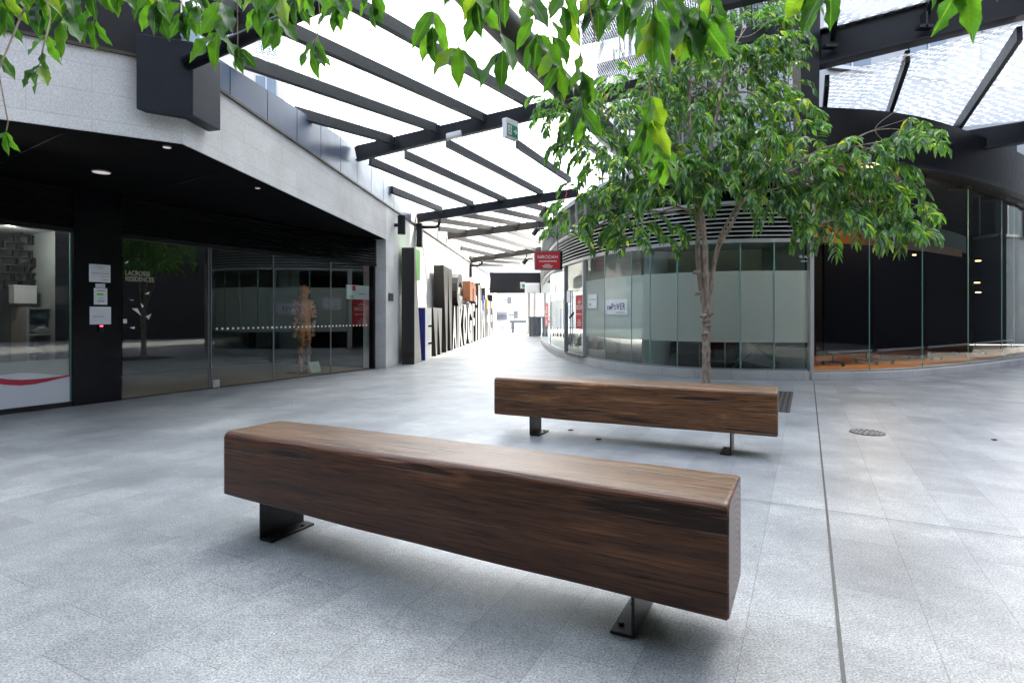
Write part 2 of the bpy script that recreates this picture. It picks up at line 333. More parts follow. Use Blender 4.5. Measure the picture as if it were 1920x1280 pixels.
M_filmr = simple('red_film', (.40, .02, .04), .4, 0, .03, 2)
M_lampshade = simple('shade_brown', (.02, .014, .013), .6, 0, .2, 6)
M_lit = emit('lit_downlight', (1, .55, .2), 1.0)
M_disc = emit('downlight_disc', (.9, .82, .8), .05)
M_tower = simple('tower_facade', (.40, .385, .36), .7, 0, .12, .6)
M_towerwin = simple('tower_glass', (.10, .13, .16), .12, .3, .1, 1)
M_pinkb = simple('pink_render', (.50, .40, .35), .8, 0, .06, 2)
M_street = simple('street_render', (.82, .81, .80), .8, 0, .08, .5)
M_ribbon = simple('red_ribbon', (.5, .03, .03), .6)
M_bin = simple('planter_grey', (.11, .13, .15), .5, 0, .1, 5)
M_chain = simple('dark_chain', (.05, .02, .015), .5, .4)
M_asphalt = simple('asphalt', (.22, .22, .225), .85, 0, .15, 20, .3, 200)

# ---------------------------------------------------------------- mesh helpers
class MB:
    def __init__(s): s.v = []; s.f = []; s.uv = []; s.mi = []
    def face(s, pts, uv=None, mi=0):
        i = len(s.v); s.v += [V(p) for p in pts]; s.f.append(list(range(i, i+len(pts))))
        s.uv.append(uv); s.mi.append(mi)
    def mesh(s, pts, faces, mi=0):
        i = len(s.v); s.v += [V(p) for p in pts]
        for f in faces: s.f.append([i+k for k in f]); s.uv.append(None); s.mi.append(mi)
    def box(s, c, sx, sy, sz, ax=V((1, 0, 0)), ay=V((0, 1, 0)), az=V((0, 0, 1)), mi=0):
        c = V(c); p = []
        for k in (-1, 1):
            for j in (-1, 1):
                for i in (-1, 1): p.append(c+ax*(i*sx/2)+ay*(j*sy/2)+az*(k*sz/2))
        s.mesh(p, [(0, 2, 3, 1), (4, 5, 7, 6), (0, 1, 5, 4), (2, 6, 7, 3), (0, 4, 6, 2), (1, 3, 7, 5)], mi)
    def bar(s, a, b, w, h, up=Z, mi=0):
        a, b = V(a), V(b); d = (b-a); L = d.length; d.normalize()
        side = d.cross(up); side.normalize(); u = side.cross(d)
        s.box((a+b)/2, L, w, h, d, side, u, mi)
    def tube(s, pts, rad, n=8, cap=True, mi=0):
        pts = [V(p) for p in pts]; rads = rad if isinstance(rad, (list, tuple)) else [rad]*len(pts)
        base = len(s.v); prev = None
        for i, p in enumerate(pts):
            d = (pts[min(i+1, len(pts)-1)]-pts[max(i-1, 0)]).normalized()
            ref = V((0, 0, 1)) if abs(d.z) < .9 else V((1, 0, 0))
            if prev is not None:
                x = (prev-d*prev.dot(d)).normalized()
            else: x = d.cross(ref).normalized()
            prev = x; y = d.cross(x)
            for k in range(n):
                a = 2*math.pi*k/n; s.v.append(p+(x*math.cos(a)+y*math.sin(a))*rads[i])
        for i in range(len(pts)-1):
            for k in range(n):
                k2 = (k+1) % n
                s.f.append([base+i*n+k, base+i*n+k2, base+(i+1)*n+k2, base+(i+1)*n+k]); s.uv.append(None); s.mi.append(mi)
        if cap:
            s.f.append([base+k for k in range(n)][::-1]); s.uv.append(None); s.mi.append(mi)
            s.f.append([base+(len(pts)-1)*n+k for k in range(n)]); s.uv.append(None); s.mi.append(mi)
    def prism(s, poly, z0, z1, mi=0):          # poly of xy, vertical
        n = len(poly); p = [V((q[0], q[1], z0)) for q in poly]+[V((q[0], q[1], z1)) for q in poly]
        fs = [tuple(range(n))[::-1], tuple(range(n, 2*n))]+[(i, (i+1) % n, n+(i+1) % n, n+i) for i in range(n)]
        s.mesh(p, fs, mi)
    def strip(s, poly, z0, z1, mi=0, u0=0):    # vertical wall strip with uv in metres
        u = u0
        for a, b in zip(poly, poly[1:]):
            L = (V((b[0], b[1], 0))-V((a[0], a[1], 0))).length
            s.face([(a[0], a[1], z0), (b[0], b[1], z0), (b[0], b[1], z1), (a[0], a[1], z1)], [(u, z0), (u+L, z0), (u+L, z1), (u, z1)], mi); u += L
    def wallstrip(s, front, back, z0, z1, mi=0):
        """solid band between two polylines (same length)"""
        s.strip(front, z0, z1, mi); s.strip(back[::-1], z0, z1, mi)
        for i in range(len(front)-1):
            a, b, c, d = front[i], front[i+1], back[i+1], back[i]
            s.face([(q[0], q[1], z1) for q in (a, b, c, d)], None, mi); s.face([(q[0], q[1], z0) for q in (d, c, b, a)], None, mi)
        for a, b in ((back[0], front[0]), (front[-1], back[-1])):
            s.strip([a, b], z0, z1, mi)
    def build(s, name, mat, parent=None, smooth=False, bevel=0, loc=None):
        me = bpy.data.meshes.new(name); me.from_pydata([tuple(v) for v in s.v], [], s.f); 
        if any(u is not None for u in s.uv):
            ul = me.uv_layers.new(name='UVMap'); k = 0
            for f, u in zip(s.f, s.uv):
                for j in range(len(f)):
                    ul.data[k].uv = u[j] if u else (s.v[f[j]].x+s.v[f[j]].y, s.v[f[j]].z); k += 1
        mats = mat if isinstance(mat, (list, tuple)) else [mat]
        for m in mats: me.materials.append(m)
        if len(mats) > 1:
            for p, mi in zip(me.polygons, s.mi): p.material_index = mi
        me.update()
        if smooth:
            for p in me.polygons: p.use_smooth = True
        o = bpy.data.objects.new(name, me); SC.collection.objects.link(o)
        if parent:
            o.parent = parent; o.matrix_parent_inverse = Matrix.Translation(-parent.location)@Matrix() if parent.type == 'EMPTY' and parent.rotation_euler[2] == 0 and not parent.get('_local') else Matrix()
        if bevel:
            bm = o.modifiers.new('bevel', 'BEVEL'); bm.width = bevel; bm.segments = 2; bm.limit_method = 'ANGLE'
        return o
def tag(o, label=None, cat=None, group=None, kind=None):
    for k, v in (('label', label), ('category', cat), ('group', group), ('kind', kind)):
        if v: o[k] = v
    return o
def empty(name, loc, label, cat, group=None):
    o = bpy.data.objects.new(name, None); SC.collection.objects.link(o); o.location = loc; o.empty_display_size = .2
    return tag(o, label, cat, group)
def one(name, fn, mat, label, cat, group=None, **kw):
    mb = MB(); fn(mb); return tag(mb.build(name, mat, **kw), label, cat, group)
def part(name, fn, mat, parent, **kw):
    mb = MB(); fn(mb); return mb.build(name, mat, parent, **kw)
def copy_tree(o, parent=None):
    c = o.copy(); SC.collection.objects.link(c)
    if parent: c.parent = parent
    for ch in list(o.children): copy_tree(ch, c)
    return c
def text_mesh(s, w, h, thick=.0, off=0.0, font_scale=1.0):
    """a text's mesh scaled into w x h, centred on origin in the xy plane; returns (verts, faces)"""
    cu = bpy.data.curves.new('t', 'FONT'); cu.body = s; cu.size = 1; cu.extrude = thick; cu.offset = off; cu.resolution_u = 4
    ob = bpy.data.objects.new('t', cu); SC.collection.objects.link(ob)
    bpy.context.view_layer.update()
    me = bpy.data.meshes.new_from_object(ob.evaluated_get(bpy.context.evaluated_depsgraph_get()))
    vs = [v.co.copy() for v in me.vertices]; fs = [tuple(p.vertices) for p in me.polygons]
    bpy.data.objects.remove(ob); bpy.data.meshes.remove(me); bpy.data.curves.remove(cu)
    x0, x1 = min(v.x for v in vs), max(v.x for v in vs); y0, y1 = min(v.y for v in vs), max(v.y for v in vs)
    return [V(((v.x-(x0+x1)/2)*w/(x1-x0), (v.y-(y0+y1)/2)*h/(y1-y0), v.z)) for v in vs], fs
def text_on(mb, s, c, r, w, h, off=0.0, nrm=None, eps=.003, mi=0):
    """flat lettering s centred on c, running along r, upright"""
    n = nrm if nrm is not None else r.cross(Z).normalized()
    vs, fs = text_mesh(s, w, h, 0, off)
    mb.mesh([c+r*v.x+Z*v.y+n*eps for v in vs], fs, mi)
def quad_on(mb, c, r, w, h, eps, mi=0, up=Z):
    n = r.cross(up).normalized(); c = c+n*eps
    mb.face([c-r*w/2-up*h/2, c+r*w/2-up*h/2, c+r*w/2+up*h/2, c-r*w/2+up*h/2], None, mi)

# ================================================================= GROUND
def gsheet(mb):
    mb.face([(-60, -40, 0), (60, -40, 0), (60, 120, 0), (-60, 120, 0)])
g = MB(); gsheet(g); tag(g.build('ground', M_pave), kind='structure')
# dark metal joint strips of the paving
def band(v0, u0, u1, wv, z=.004):
    m = MB(); p = lambda u, v: A*u+B*v+Z*z
    m.face([p(u0, v0-wv/2), p(u1, v0-wv/2), p(u1, v0+wv/2), p(u0, v0+wv/2)]); return m
m1 = band(.103, -12, 11.05, .012)
tag(m1.build('paving_joint', M_joint), kind='structure')
m2 = MB(); p = lambda u, v: A*u+B*v+Z*.008
m2.face([p(3.80, -1.0), p(3.806, -1.0), p(3.806, 9), p(3.80, 9)]); tag(m2.build('paving_joint', M_joint), kind='structure')
m2 = MB(); m2.face([p(4.05, -9.0), p(4.054, -9.0), p(4.054, -5.6), p(4.05, -5.6)]); tag(m2.build('paving_joint', M_joint), kind='structure')

# ================================================================= LEFT BUILDING
ZS, ZT = 2.77, 3.50        # soffit height, top of stone
CN = V((-3.12, 5.40, 0)); CL = CN+V((-4.24+3.12, 4.71-5.40, 0)).normalized()*7.0
LD = V((.06, 1, 0)).normalized()
WE = CN+LD*34.0            # far end of the lane wall
PY = CN+LD*6.86            # near corner of the stone pier
S0 = V((-5.9, 6.56, 0))
def sh(px): return line_px(S0, A, px)
shopA = S0-A*7.5; shopE = sh(703)
lb = empty('shop_building', tuple(CN), 'left building with pale stone band over a black recessed shopfront', 'building')
def inset(poly, d): return offset(poly, d)
front = [CL, CN, WE]
part('stone_band', lambda m: m.wallstrip([CL, CN, PY], offset([CL, CN, PY], .35), ZS, ZT), M_stone, lb)
part('lane_wall', lambda m: (m.wallstrip([PY, WE], offset([PY, WE], .5), 0, ZS), m.wallstrip([PY+V((0, .001, 0)), WE], offset([PY, WE], .5), ZS+.0005, ZT)), M_wall, lb)
part('wall_coping', lambda m: m.wallstrip(offset([CL, CN, WE], -.025), offset([CL, CN, WE], .06), ZT+.002, ZT+.03), M_bronze, lb)
# blue grey metal panels over the stone, one per joint
fa = offset([CN, WE], .02); d = (fa[1]-fa[0]).normalized(); nrm = V((d.y, -d.x, 0))
def ztop(Y):
    if Y < 10.2: return 3.80+(Y-5.4)*.085
    if Y < 15.2: return 4.20-(Y-10.2)*.055
    return 3.93
t = 0
while t < 33:
    a, b = fa[0]+d*(t+.006), fa[0]+d*(t+.83)
    part('metal_panel', lambda m: m.mesh(
        [V((q.x, q.y, z)) for q, z in ((a, ZT+.03), (b, ZT+.03), (b, ztop(b.y)), (a, ztop(a.y)), (a-nrm*.05, ZT+.03), (b-nrm*.05, ZT+.03), (b-nrm*.05, ztop(b.y)), (a-nrm*.05, ztop(a.y)))],
        [(0, 1, 2, 3), (5, 4, 7, 6), (0, 3, 7, 4), (1, 5, 6, 2), (3, 2, 6, 7), (0, 4, 5, 1)]), M_bluepanel if a.y < 14 or a.y > 30 else M_wall, lb)
    t += .84
fl = offset([CL, CN], .02); dl = (fl[0]-fl[1]).normalized(); t = .02
while t < 6.8:
    a, b = fl[1]+dl*t, fl[1]+dl*(t+1.19)
    part('metal_panel', lambda m: m.wallstrip([b, a], offset([b, a], .05), ZT+.03, 4.25), M_steel, lb); t += 1.2
part('roof_slab', lambda m: m.prism([(CL.x-6, CL.y+3), (CL.x-.1, CL.y+.2), (CN.x-.12, CN.y+.08), (WE.x-.2, WE.y), (WE.x-12, WE.y)], 3.46, 3.75), M_dark, lb)
# upper storeys, set back
part('soffit', lambda m: m.prism([(CL.x-.01, CL.y+.02), (CN.x-.014, CN.y+.01), (PY.x-.016, PY.y-.01), (PY.x-.35, PY.y), (shopE.x-.6, shopE.y+.4), (shopA.x-1.2, shopA.y+.4)], ZS-.004, ZS-.001), M_soffit, lb)
def seam(m):
    for px0, py0, px1, py1 in ((118, 250, 0, 305), (430, 318, 280, 360)):
        q0 = plane_px(V((0, 0, ZS-.006)), Z, px0, py0); q1 = plane_px(V((0, 0, ZS-.006)), Z, px1, py1); m.bar(q0, q1, .012, .004)
part('soffit_joint', seam, M_steel, lb)
# black louvred head over the shopfront
def slats(m):
    n = 9
    for i in range(n):
        z = 2.25+i*(ZS-2.26)/n
        c0, c1 = shopA+B*.02, shopE+B*.02
        m.bar(c0+Z*(z+.02), c1+Z*(z+.02), .05, .035, up=(Z+B*-.5).normalized())
part('louvre_head', slats, M_blackslat, lb)
part('head_board', lambda m: m.bar(shopA-B*.06+Z*2.49, shopE-B*.06+Z*2.49, .04, .56), M_soffit, lb)
part('head_frame', lambda m: m.bar(shopA+Z*2.215, shopE+Z*2.215, .10, .06), M_blackslat, lb)
# stone return of the pier
part('pier_return', lambda m: m.wallstrip([V((PY.x-.01, PY.y, 0)), sh(703)+V((-.02, 0, 0))], [V((PY.x, PY.y+.5, 0)), sh(703)+V((0, .5, 0))], 0.001, ZS-.002), M_stone, lb)
part('jamb', lambda m: m.bar(sh(697)+Z*1.09, sh(697)+Z*1.0901+Z*0, .1, .1) if False else m.box(sh(698)+Z*1.09, .06, .12, 2.18, A, B), M_blackslat, lb)
# black granite pillar with notices
pa, pb = line_px(S0+B*.06, A, 138), line_px(S0+B*.06, A, 228)
part('granite_pillar', lambda m: m.wallstrip([pa, pb], [pa-B*.45, pb-B*.45], 0, ZS), M_granitek, lb, bevel=.004)
# panes
def pane(px0, px1, z0, z1, mat, parent, name='window_pane', eps=0):
    a, b = sh(px0), sh(px1)
    return part(name, lambda m: m.face([a+Z*z0+B*eps, b+Z*z0+B*eps, b+Z*z1+B*eps, a+Z*z1+B*eps]), mat, parent)
pxs = [-700, -260, 133]
for a_, b_ in zip(pxs, pxs[1:]): pane(a_, b_, .06, 2.19, M_glass_l, lb)
for a_, b_ in ((230, 391), (395, 511), (514, 619), (621, 692)):
    pane(a_, b_, .01, 2.19, M_glass_l, lb)
for px in (-260, 133, 391, 395.5, 512.5, 620):
    part('pane_edge', lambda m: m.box(sh(px)+Z*1.1, .014 if px != 133 else .03, .02, 2.16, A, B), M_alug if px in (391, 395.5, 512.5, 620) else M_edge, lb)
part('window_sill', lambda m: m.bar(sh(-700)+Z*.03, sh(136)+Z*.03, .08, .06), M_blackslat, lb)
part('door_patch', lambda m: m.box(sh(397)+A*.06+Z*.07+B*.012, .12, .03, .12, A, B), M_alu, lb)
part('threshold', lambda m: m.bar(sh(228)+Z*.006, sh(700)+Z*.006, .06, .012), M_bronze, lb)
# manifestation dots and triangles, lettering on the door
def dots(m):
    p0, p1 = sh(402), sh(690); L = (p1-p0).length; n = int(L/.095)
    for i in range(n): quad_on(m, p0+A*(.095*i+.04)+Z*.93, A, .035, .03, .004)
part('glass_dots', dots, M_whiteink, lb)
for pts in (((233, 494), (241, 488), (239, 493)), ((247, 578), (258, 578), (265, 592)), ((242, 561), (251, 562), (248, 564)), ((271, 551), (281, 546), (279, 552)),
                ((264, 568), (270, 574), (266, 577)), ((273, 593), (284, 588), (279, 599)), ((243, 614), (253, 612), (252, 617)), ((231, 598), (238, 598), (238, 606), (231, 606))):
    part('glass_decal', lambda m: m.face([plane_px(S0+B*.004, B, *q) for q in pts]), M_whiteink, lb)
def lac(m):
    for s, x0, x1, y0, y1 in (('LACROSSE', 235, 281, 508, 517), ('RESIDENCES', 235, 288, 519, 528)):
        a, b = plane_px(S0, B, x0, (y0+y1)/2), plane_px(S0, B, x1, (y0+y1)/2)
        text_on(m, s, (a+b)/2, A, (b-a).length, (y1-y0)*a.y/F, .012, B, .004)
part('door_lettering', lac, simple('gold_ink', (.42, .41, .32), .5), lb)
# film on the left window
def film(zf, m, zlo, eps):
    n = 24; p0, p1 = sh(-700), sh(132)
    for i in range(n):
        a, b = p0.lerp(p1, i/n), p0.lerp(p1, (i+1)/n)
        za, zb = zf(i/n), zf((i+1)/n)
        lo = (zlo(i/n), zlo((i+1)/n)) if callable(zlo) else (zlo, zlo)
        m.face([a+Z*lo[0]+B*eps, b+Z*lo[1]+B*eps, b+Z*zb+B*eps, a+Z*za+B*eps])
zf1 = lambda t: .645
def zc(t): return .44+.05*math.sin(t*9+.6)-.04*max(0, t-.8)*5*0
def tp(px, py): 
    q = plane_px(S0, B, px, py); return q
T_ = lambda q: (q-sh(-700)).dot(A)/((sh(132)-sh(-700)).length)
red = [(T_(tp(x, y)), tp(x, y).z) for x, y in ((-90, 690), (-40, 703), (0, 712), (45, 714), (90, 710), (132, 704))]
def interp(tab, t):
    if t <= tab[0][0]: return tab[0][1]
    for (a, za), (b, zb) in zip(tab, tab[1:]):
        if t <= b: return za+(zb-za)*(t-a)/(b-a)
    return tab[-1][1]
topw = [(T_(tp(x, y)), tp(x, y).z) for x, y in ((-90, 716), (0, 703), (45, 698), (90, 701), (132, 705))]
part('beige_window_film', lambda m: film(lambda t: .60, m, lambda t: .10, -.004), M_filmb, lb)
part('white_window_film', lambda m: film(lambda t: interp(topw, t), m, lambda t: .06, .004), M_film, lb)
part('red_window_stripe', lambda m: film(lambda t: interp(red, t)+.012, m, lambda t: interp(red, t)-.055*max(.1, 1-max(0, t-.86)*7), .008), M_filmr, lb)
# rooms behind
def room(m, p0, p1, depth, z1):
    a, b = p0, p1; c, d_ = p1-B*depth, p0-B*depth
    m.face([d_, c, c+Z*z1, d_+Z*z1]); m.face([a, d_, d_+Z*z1, a+Z*z1]); m.face([c, b, b+Z*z1, c+Z*z1])
    m.face([d_+Z*z1, c+Z*z1, b+Z*z1, a+Z*z1])
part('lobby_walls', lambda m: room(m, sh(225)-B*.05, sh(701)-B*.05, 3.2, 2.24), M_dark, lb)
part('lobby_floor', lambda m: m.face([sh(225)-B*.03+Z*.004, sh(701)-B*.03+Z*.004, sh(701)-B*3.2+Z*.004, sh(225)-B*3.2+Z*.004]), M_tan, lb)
part('shop_walls', lambda m: room(m, shopA-B*.05, sh(137)-B*.05, 2.6, 2.24), M_roomgrey, lb)
part('shop_floor', lambda m: m.face([shopA-B*.03+Z*.004, sh(137)-B*.03+Z*.004, sh(137)-B*2.6+Z*.004, shopA-B*2.6+Z*.004]), M_tan, lb)
# corner box at the eaves
one('corner_duct_box', lambda m: m.prism([(-3.38, 5.12), (-2.96, 5.28), (-2.93, 5.72), (-3.075, 5.76), (-3.10, 5.40), (-3.36, 5.22)], 3.0, 3.68), M_boxp,
    'dark blue-grey metal box wrapped round the corner of the stone band', 'duct box', bevel=.004)
# downlights in the soffit
for i, (px, py, r, lab) in enumerate(((190, 322, .085, 'larger round white downlight in the black soffit at the left'), (313, 275, .035, 'tiny round downlight in the black soffit near the stone corner'), (483, 352, .03, 'tiny dim downlight in the black soffit towards the lane'))):
    q = plane_px(V((0, 0, ZS-.008)), Z, px, py); q.z = ZS-.010
    def dl_(m):
        n = 24; m.face([q+V((r*math.cos(-2*math.pi*k/n), r*math.sin(-2*math.pi*k/n), -.006)) for k in range(n)])
        m.tube([q+Z*.006, q-Z*.005], r*1.12, 24)
    mb = MB(); n = 24
    e = empty('downlight', tuple(q), lab, 'downlight', 'downlights in the black soffit')
    mb.face([q+V((r*math.cos(-2*math.pi*k/n), r*math.sin(-2*math.pi*k/n), -.009)) for k in range(n)]); mb.build('lens', M_disc, e)
    mb = MB(); mb.tube([q+Z*.006, q-Z*.006], r*1.1, 24); mb.build('trim_ring', M_alug, e)
# notices on the pillar
def notice(px0, py0, px1, py1, label, rows, name='notice_sheet', extra=None):
    pt = pa+B*.004
    a = plane_px(pt, B, px0, (py0+py1)/2); b = plane_px(pt, B, px1, (py0+py1)/2); c = (a+b)/2; wd = (b-a).length; hh = (py1-py0)*c.y/F
    e = empty(name, tuple(c), label, 'notice', 'sheets stuck on the black pillar')
    part('sheet', lambda m: m.box(c, wd, .003, hh, A, B), M_paper, e)
    def ink(m):
        for y, x0, x1, h_ in rows:
            x = x0
            while x < x1-.01:
                l = random.uniform(.02, .06); l = min(l, x1-x)
                quad_on(m, c+A*((x+l/2-.5)*wd)+Z*((.5-y)*hh)+B*.003, A, l*wd*.85, h_*hh, .001); x += l
    if rows: part('printed_lines', ink, M_ink, e)
    if extra: extra(e, c, wd, hh)
    return e
notice(167, 496, 207, 529, 'white typed notice, topmost sheet on the black pillar', [(.12, .3, .75, .02), (.22, .4, .65, .02), (.5, .08, .92, .03), (.66, .5, .92, .025), (.85, .6, .92, .025)])
def gx(e, c, wd, hh):
    part('green_panel', lambda m: quad_on(m, c+Z*hh*.12-A*wd*.05+B*.003, A, wd*.5, hh*.14, .0015), M_lime, e)
notice(176, 540, 201, 571, 'small white notice with a green block, middle of the black pillar', [(.16, .2, .8, .05), (.6, .35, .7, .03), (.74, .25, .8, .04), (.82, .25, .8, .04)], extra=gx)
notice(168, 575, 208, 608, 'nearly blank white notice, lowest sheet on the black pillar', [(.5, .15, .65, .02), (.58, .12, .7, .02)])
notice(179, 532, 197, 539, 'narrow grey card strip between the upper notices on the pillar', [(.5, .1, .9, .1)])
q = plane_px(pa, B, 188, 616)
e = empty('card_reader', tuple(q), 'small dark card reader with red light under the lowest notice', 'card reader')
part('housing', lambda m: m.box(q+B*.012, .055, .03, .10, A, B), M_blackslat, e, bevel=.004)
part('status_light', lambda m: m.box(q+B*.027+Z*.035, .035, .004, .012, A, B), emit('red_led', (1, .05, .08), 1.2), e)

# things in the left window -----------------------------------------
def rel(px, py, back):        # point on a plane `back` metres behind the shop glass
    return plane_px(S0-B*back, B, px, py)
q0 = rel(52, 690, .9); base_ = V((q0.x, q0.y, 0))
e = empty('display_shelf', tuple(base_), 'pale open shelf unit with folded towels in the left window', 'shelf unit')
sa, sb2 = rel(38, 640, .75), rel(112, 640, .75); sa.z = 0; sb2.z = 0; sw = (sb2-sa).length; sc = (sa+sb2)/2; zt = rel(60, 578, .75).z
for z in (.3, zt-.34, zt): part('shelf_board', lambda m: m.box(sc+Z*z, sw, .4, .025, A, B), M_shelf, e)
for s in (-1, 1): part('side_panel', lambda m: m.box(sc+A*(s*sw/2)+Z*zt/2, .03, .4, zt, A, B), M_shelf, e)
part('back_panel', lambda m: m.box(sc-B*.19+Z*zt/2, sw, .01, zt, A, B), M_shelf, e)
def towel(px, py, wd, hh, mat, label, seed):
    c = rel(px, py, .72); rnd = random.Random(seed)
    bm = bmesh.new(); bmesh.ops.create_icosphere(bm, subdivisions=3, radius=1)
    for v in bm.verts:
        k = 1+.18*math.sin(v.co.x*5+seed)*math.cos(v.co.z*6+seed*2)+rnd.uniform(-.02, .02)
        v.co = V((v.co.x*wd*k, v.co.y*.13*k, v.co.z*hh*k))
        if v.co.z < -hh*.6: v.co.z = -hh*.6
    me = bpy.data.meshes.new('folded_towel'); bm.to_mesh(me); bm.free(); me.materials.append(mat)
    for p in me.polygons: p.use_smooth = True
    o = bpy.data.objects.new('folded_towel', me); SC.collection.objects.link(o); o.location = c; o.rotation_euler = (0, 0, math.pi/2-ANG)
    tag(o, label, 'towel', 'towels on the window shelf')
towel(75, 592, .16, .06, M_towelg, 'grey-green towel heaped on top of the shelf pile', 1)
towel(72, 618, .15, .08, M_towel, 'white rolled towel on the middle shelf', 2)
towel(98, 616, .07, .06, M_towelr, 'dark red towel beside the white roll', 3)
towel(63, 660, .12, .06, M_towel, 'white folded towel on the lowest shelf', 4)
c = rel(43, 553, .8)
part_ = one('white_box', lambda m: (m.box(c, .24, .14, .22, A, B), m.box(c+Z*.115, .25, .15, .02, A, B)), M_paper, 'white lidded box standing on top of the window shelf', 'box')
# hanging lamp of stacked little frames
c = rel(54, 492, 1.0)
e = empty('pendant_lamp', tuple(c), 'dark pendant lamp of stacked open squares hanging in left window', 'lamp')
def frames(m):
    rows = [(3, .0), (4, .0), (5, .1), (5, -.08), (4, .04), (3, -.03), (2, .02), (1, 0)]
    for i, (n, o_) in enumerate(rows):
        for k in range(n):
            x = (k-(n-1)/2)*.17+o_*.5; z = (i-3)*.10
            for dx, dz, w_, h_ in ((0, .05, .17, .02), (0, -.05, .17, .02), (-.08, 0, .02, .1), (.08, 0, .02, .1)):
                m.box(c+A*(x+dx)+Z*(z+dz)+B*random.uniform(-.05, .05), w_, .05, h_, A, B)
part('shade_frames', frames, M_lampshade, e)
part('cord', lambda m: m.tube([c+Z*.4, V((c.x, c.y, 2.24))], .006, 6), M_blackslat, e)
for i, (px, py) in enumerate(((37, 527), (71, 521), (80, 545))):
    q = rel(px, py, 2.2)
    tag(one('spot_bulb', lambda m: m.box(q, .07, .05, .022, A, B), M_lit, ('left glowing amber bulb behind the window', 'right glowing amber bulb behind the window, the highest one', 'lowest glowing amber bulb above the shelf')[i], 'light', 'small lit bulbs in the left window'))
l2 = bpy.data.lights.new('window_lamp', 'POINT'); l2.energy = 1.6; l2.color = (1, .9, .8); l2.shadow_soft_size = .02
l2o = bpy.data.objects.new('window_lamp', l2); SC.collection.objects.link(l2o); l2o.location = rel(20, 452, .35)
# block-built human figure behind the lobby glass
fb = rel(571, 703, .6); fb.z = 0
e = empty('human_figure_sculpture', tuple(fb), 'orange standing human figure sculpture built of small blocks in the lobby', 'sculpture')
rnd = random.Random(3)
def figure(m, hue):
    rr = random.Random(5+hue)
    def blk(x, y, z, r):
        s_ = rr.uniform(.028, .055); m.box(fb+A*(x+rr.uniform(-r, r))+B*(y+rr.uniform(-r, r)*.8)+Z*(z+rr.uniform(-.02, .02)), s_, s_, rr.uniform(.03, .07), A, B)
    n = 330
    for i in range(n):
        z = rr.uniform(.05, 1.72)
        frac = 1 if hue == 0 else 0
        if (rr.random() < (min(1, max(0, (z-.5)/1.0)))**.8) != (hue == 0): continue
        if z > 1.5: blk(0, 0, z, .085)
        elif z > 1.43: blk(0, 0, z, .05)
        elif z > .85:
            if rr.random() < .35: blk(rr.choice((-1, 1))*.235, 0, z-.02, .04)
            else: blk(0, 0, z, .17-.05*abs(z-1.2))
        elif z > .7: blk(rr.choice((-.2, -.08, .08, .2)), 0, z, .06)
        else: blk(rr.choice((-1, 1))*(.085-.03*(1-z)), 0, z, .055*(.5+z))
part('orange_blocks', lambda m: figure(m, 0), M_orange, e)
part('brown_blocks', lambda m: figure(m, 1), M_greyblk, e)
part('core', lambda m: (m.tube([fb+A*-.09+Z*.02, fb+A*-.085+Z*.5, fb+A*-.07+Z*.9], [.035, .045, .07], 8), m.tube([fb+A*.09+Z*.02, fb+A*.085+Z*.5, fb+A*.07+Z*.9], [.035, .045, .07], 8),
     m.tube([fb+Z*.85, fb+Z*1.1, fb+Z*1.38, fb+Z*1.46, fb+Z*1.52, fb+Z*1.62, fb+Z*1.7], [.12, .11, .15, .05, .05, .085, .05], 10)), M_orange, e)
part('base_plate', lambda m: m.box(fb+Z*.01, .55, .4, .02, A, B), M_brownm, e)
bk = rel(590, 694, .25); bk.z = .13
one('open_folder', lambda m: (m.box(bk, .26, .015, .22, A, (B+Z*.35).normalized(), (Z-B*.35).normalized()), m.box(bk+B*-.05-Z*.1, .26, .12, .012, A, B)), simple('cream_card', (.50, .52, .40), .6), 'cream information card propped at the foot of the orange figure', 'card')
qn0, qn1 = rel(649, 548, .08), rel(692, 548, .08); c = (qn0+qn1)/2
e = empty('notice_screen', tuple(c), 'small notice screen with green, red and white blocks inside the lobby', 'screen')
part('screen_board', lambda m: m.box(c, (qn1-qn0).length, .02, 26*c.y/F, A, B), M_paper, e)
def nb(mat, x, z, w_, h_, name): part(name, lambda m: quad_on(m, c+A*x+Z*z+B*.011, A, w_, h_, .002), mat, e)
nb(M_lime, -.2, -.1, .12, .07, 'green_block'); nb(M_red, -.13, .08, .1, .1, 'red_block'); nb(M_ink, .12, -.03, .2, .015, 'text_line')
# small lit lamp inside the lobby door
# plaque + wall light on the pier
def onwall(px, py, off_=0.0):
    n = V((LD.y, -LD.x, 0)); return plane_px(CN+n*off_, n, px, py)
WN = V((LD.y, -LD.x, 0))
q = onwall(733, 557, .012); one('wall_plaque', lambda m: (m.box(q, .34*1.0, .02, .17, LD, WN), m.box(q+WN*.011, .30, .004, .13, LD, WN)), M_bronze, 'small dark bronze plaque on the pale stone pier', 'plaque')
def walllight(px, py, s, label):
    q = onwall(px, py, .16)
    e = empty('wall_light', tuple(q), label, 'wall light', 'cylinder lights on the lane wall')
    part('cylinder_body', lambda m: m.tube([q+Z*.21*s, q-Z*.21*s], .09*s, 20), M_steel, e)
    part('bracket', lambda m: m.tube([q-WN*.16, q-WN*.05], .04*s, 12), M_steel, e)
walllight(753, 422, 1.0, 'black cylinder wall light on the near stone pier')
walllight(922, 541, 1.4, 'black cylinder wall light at the far end beside the black beam')

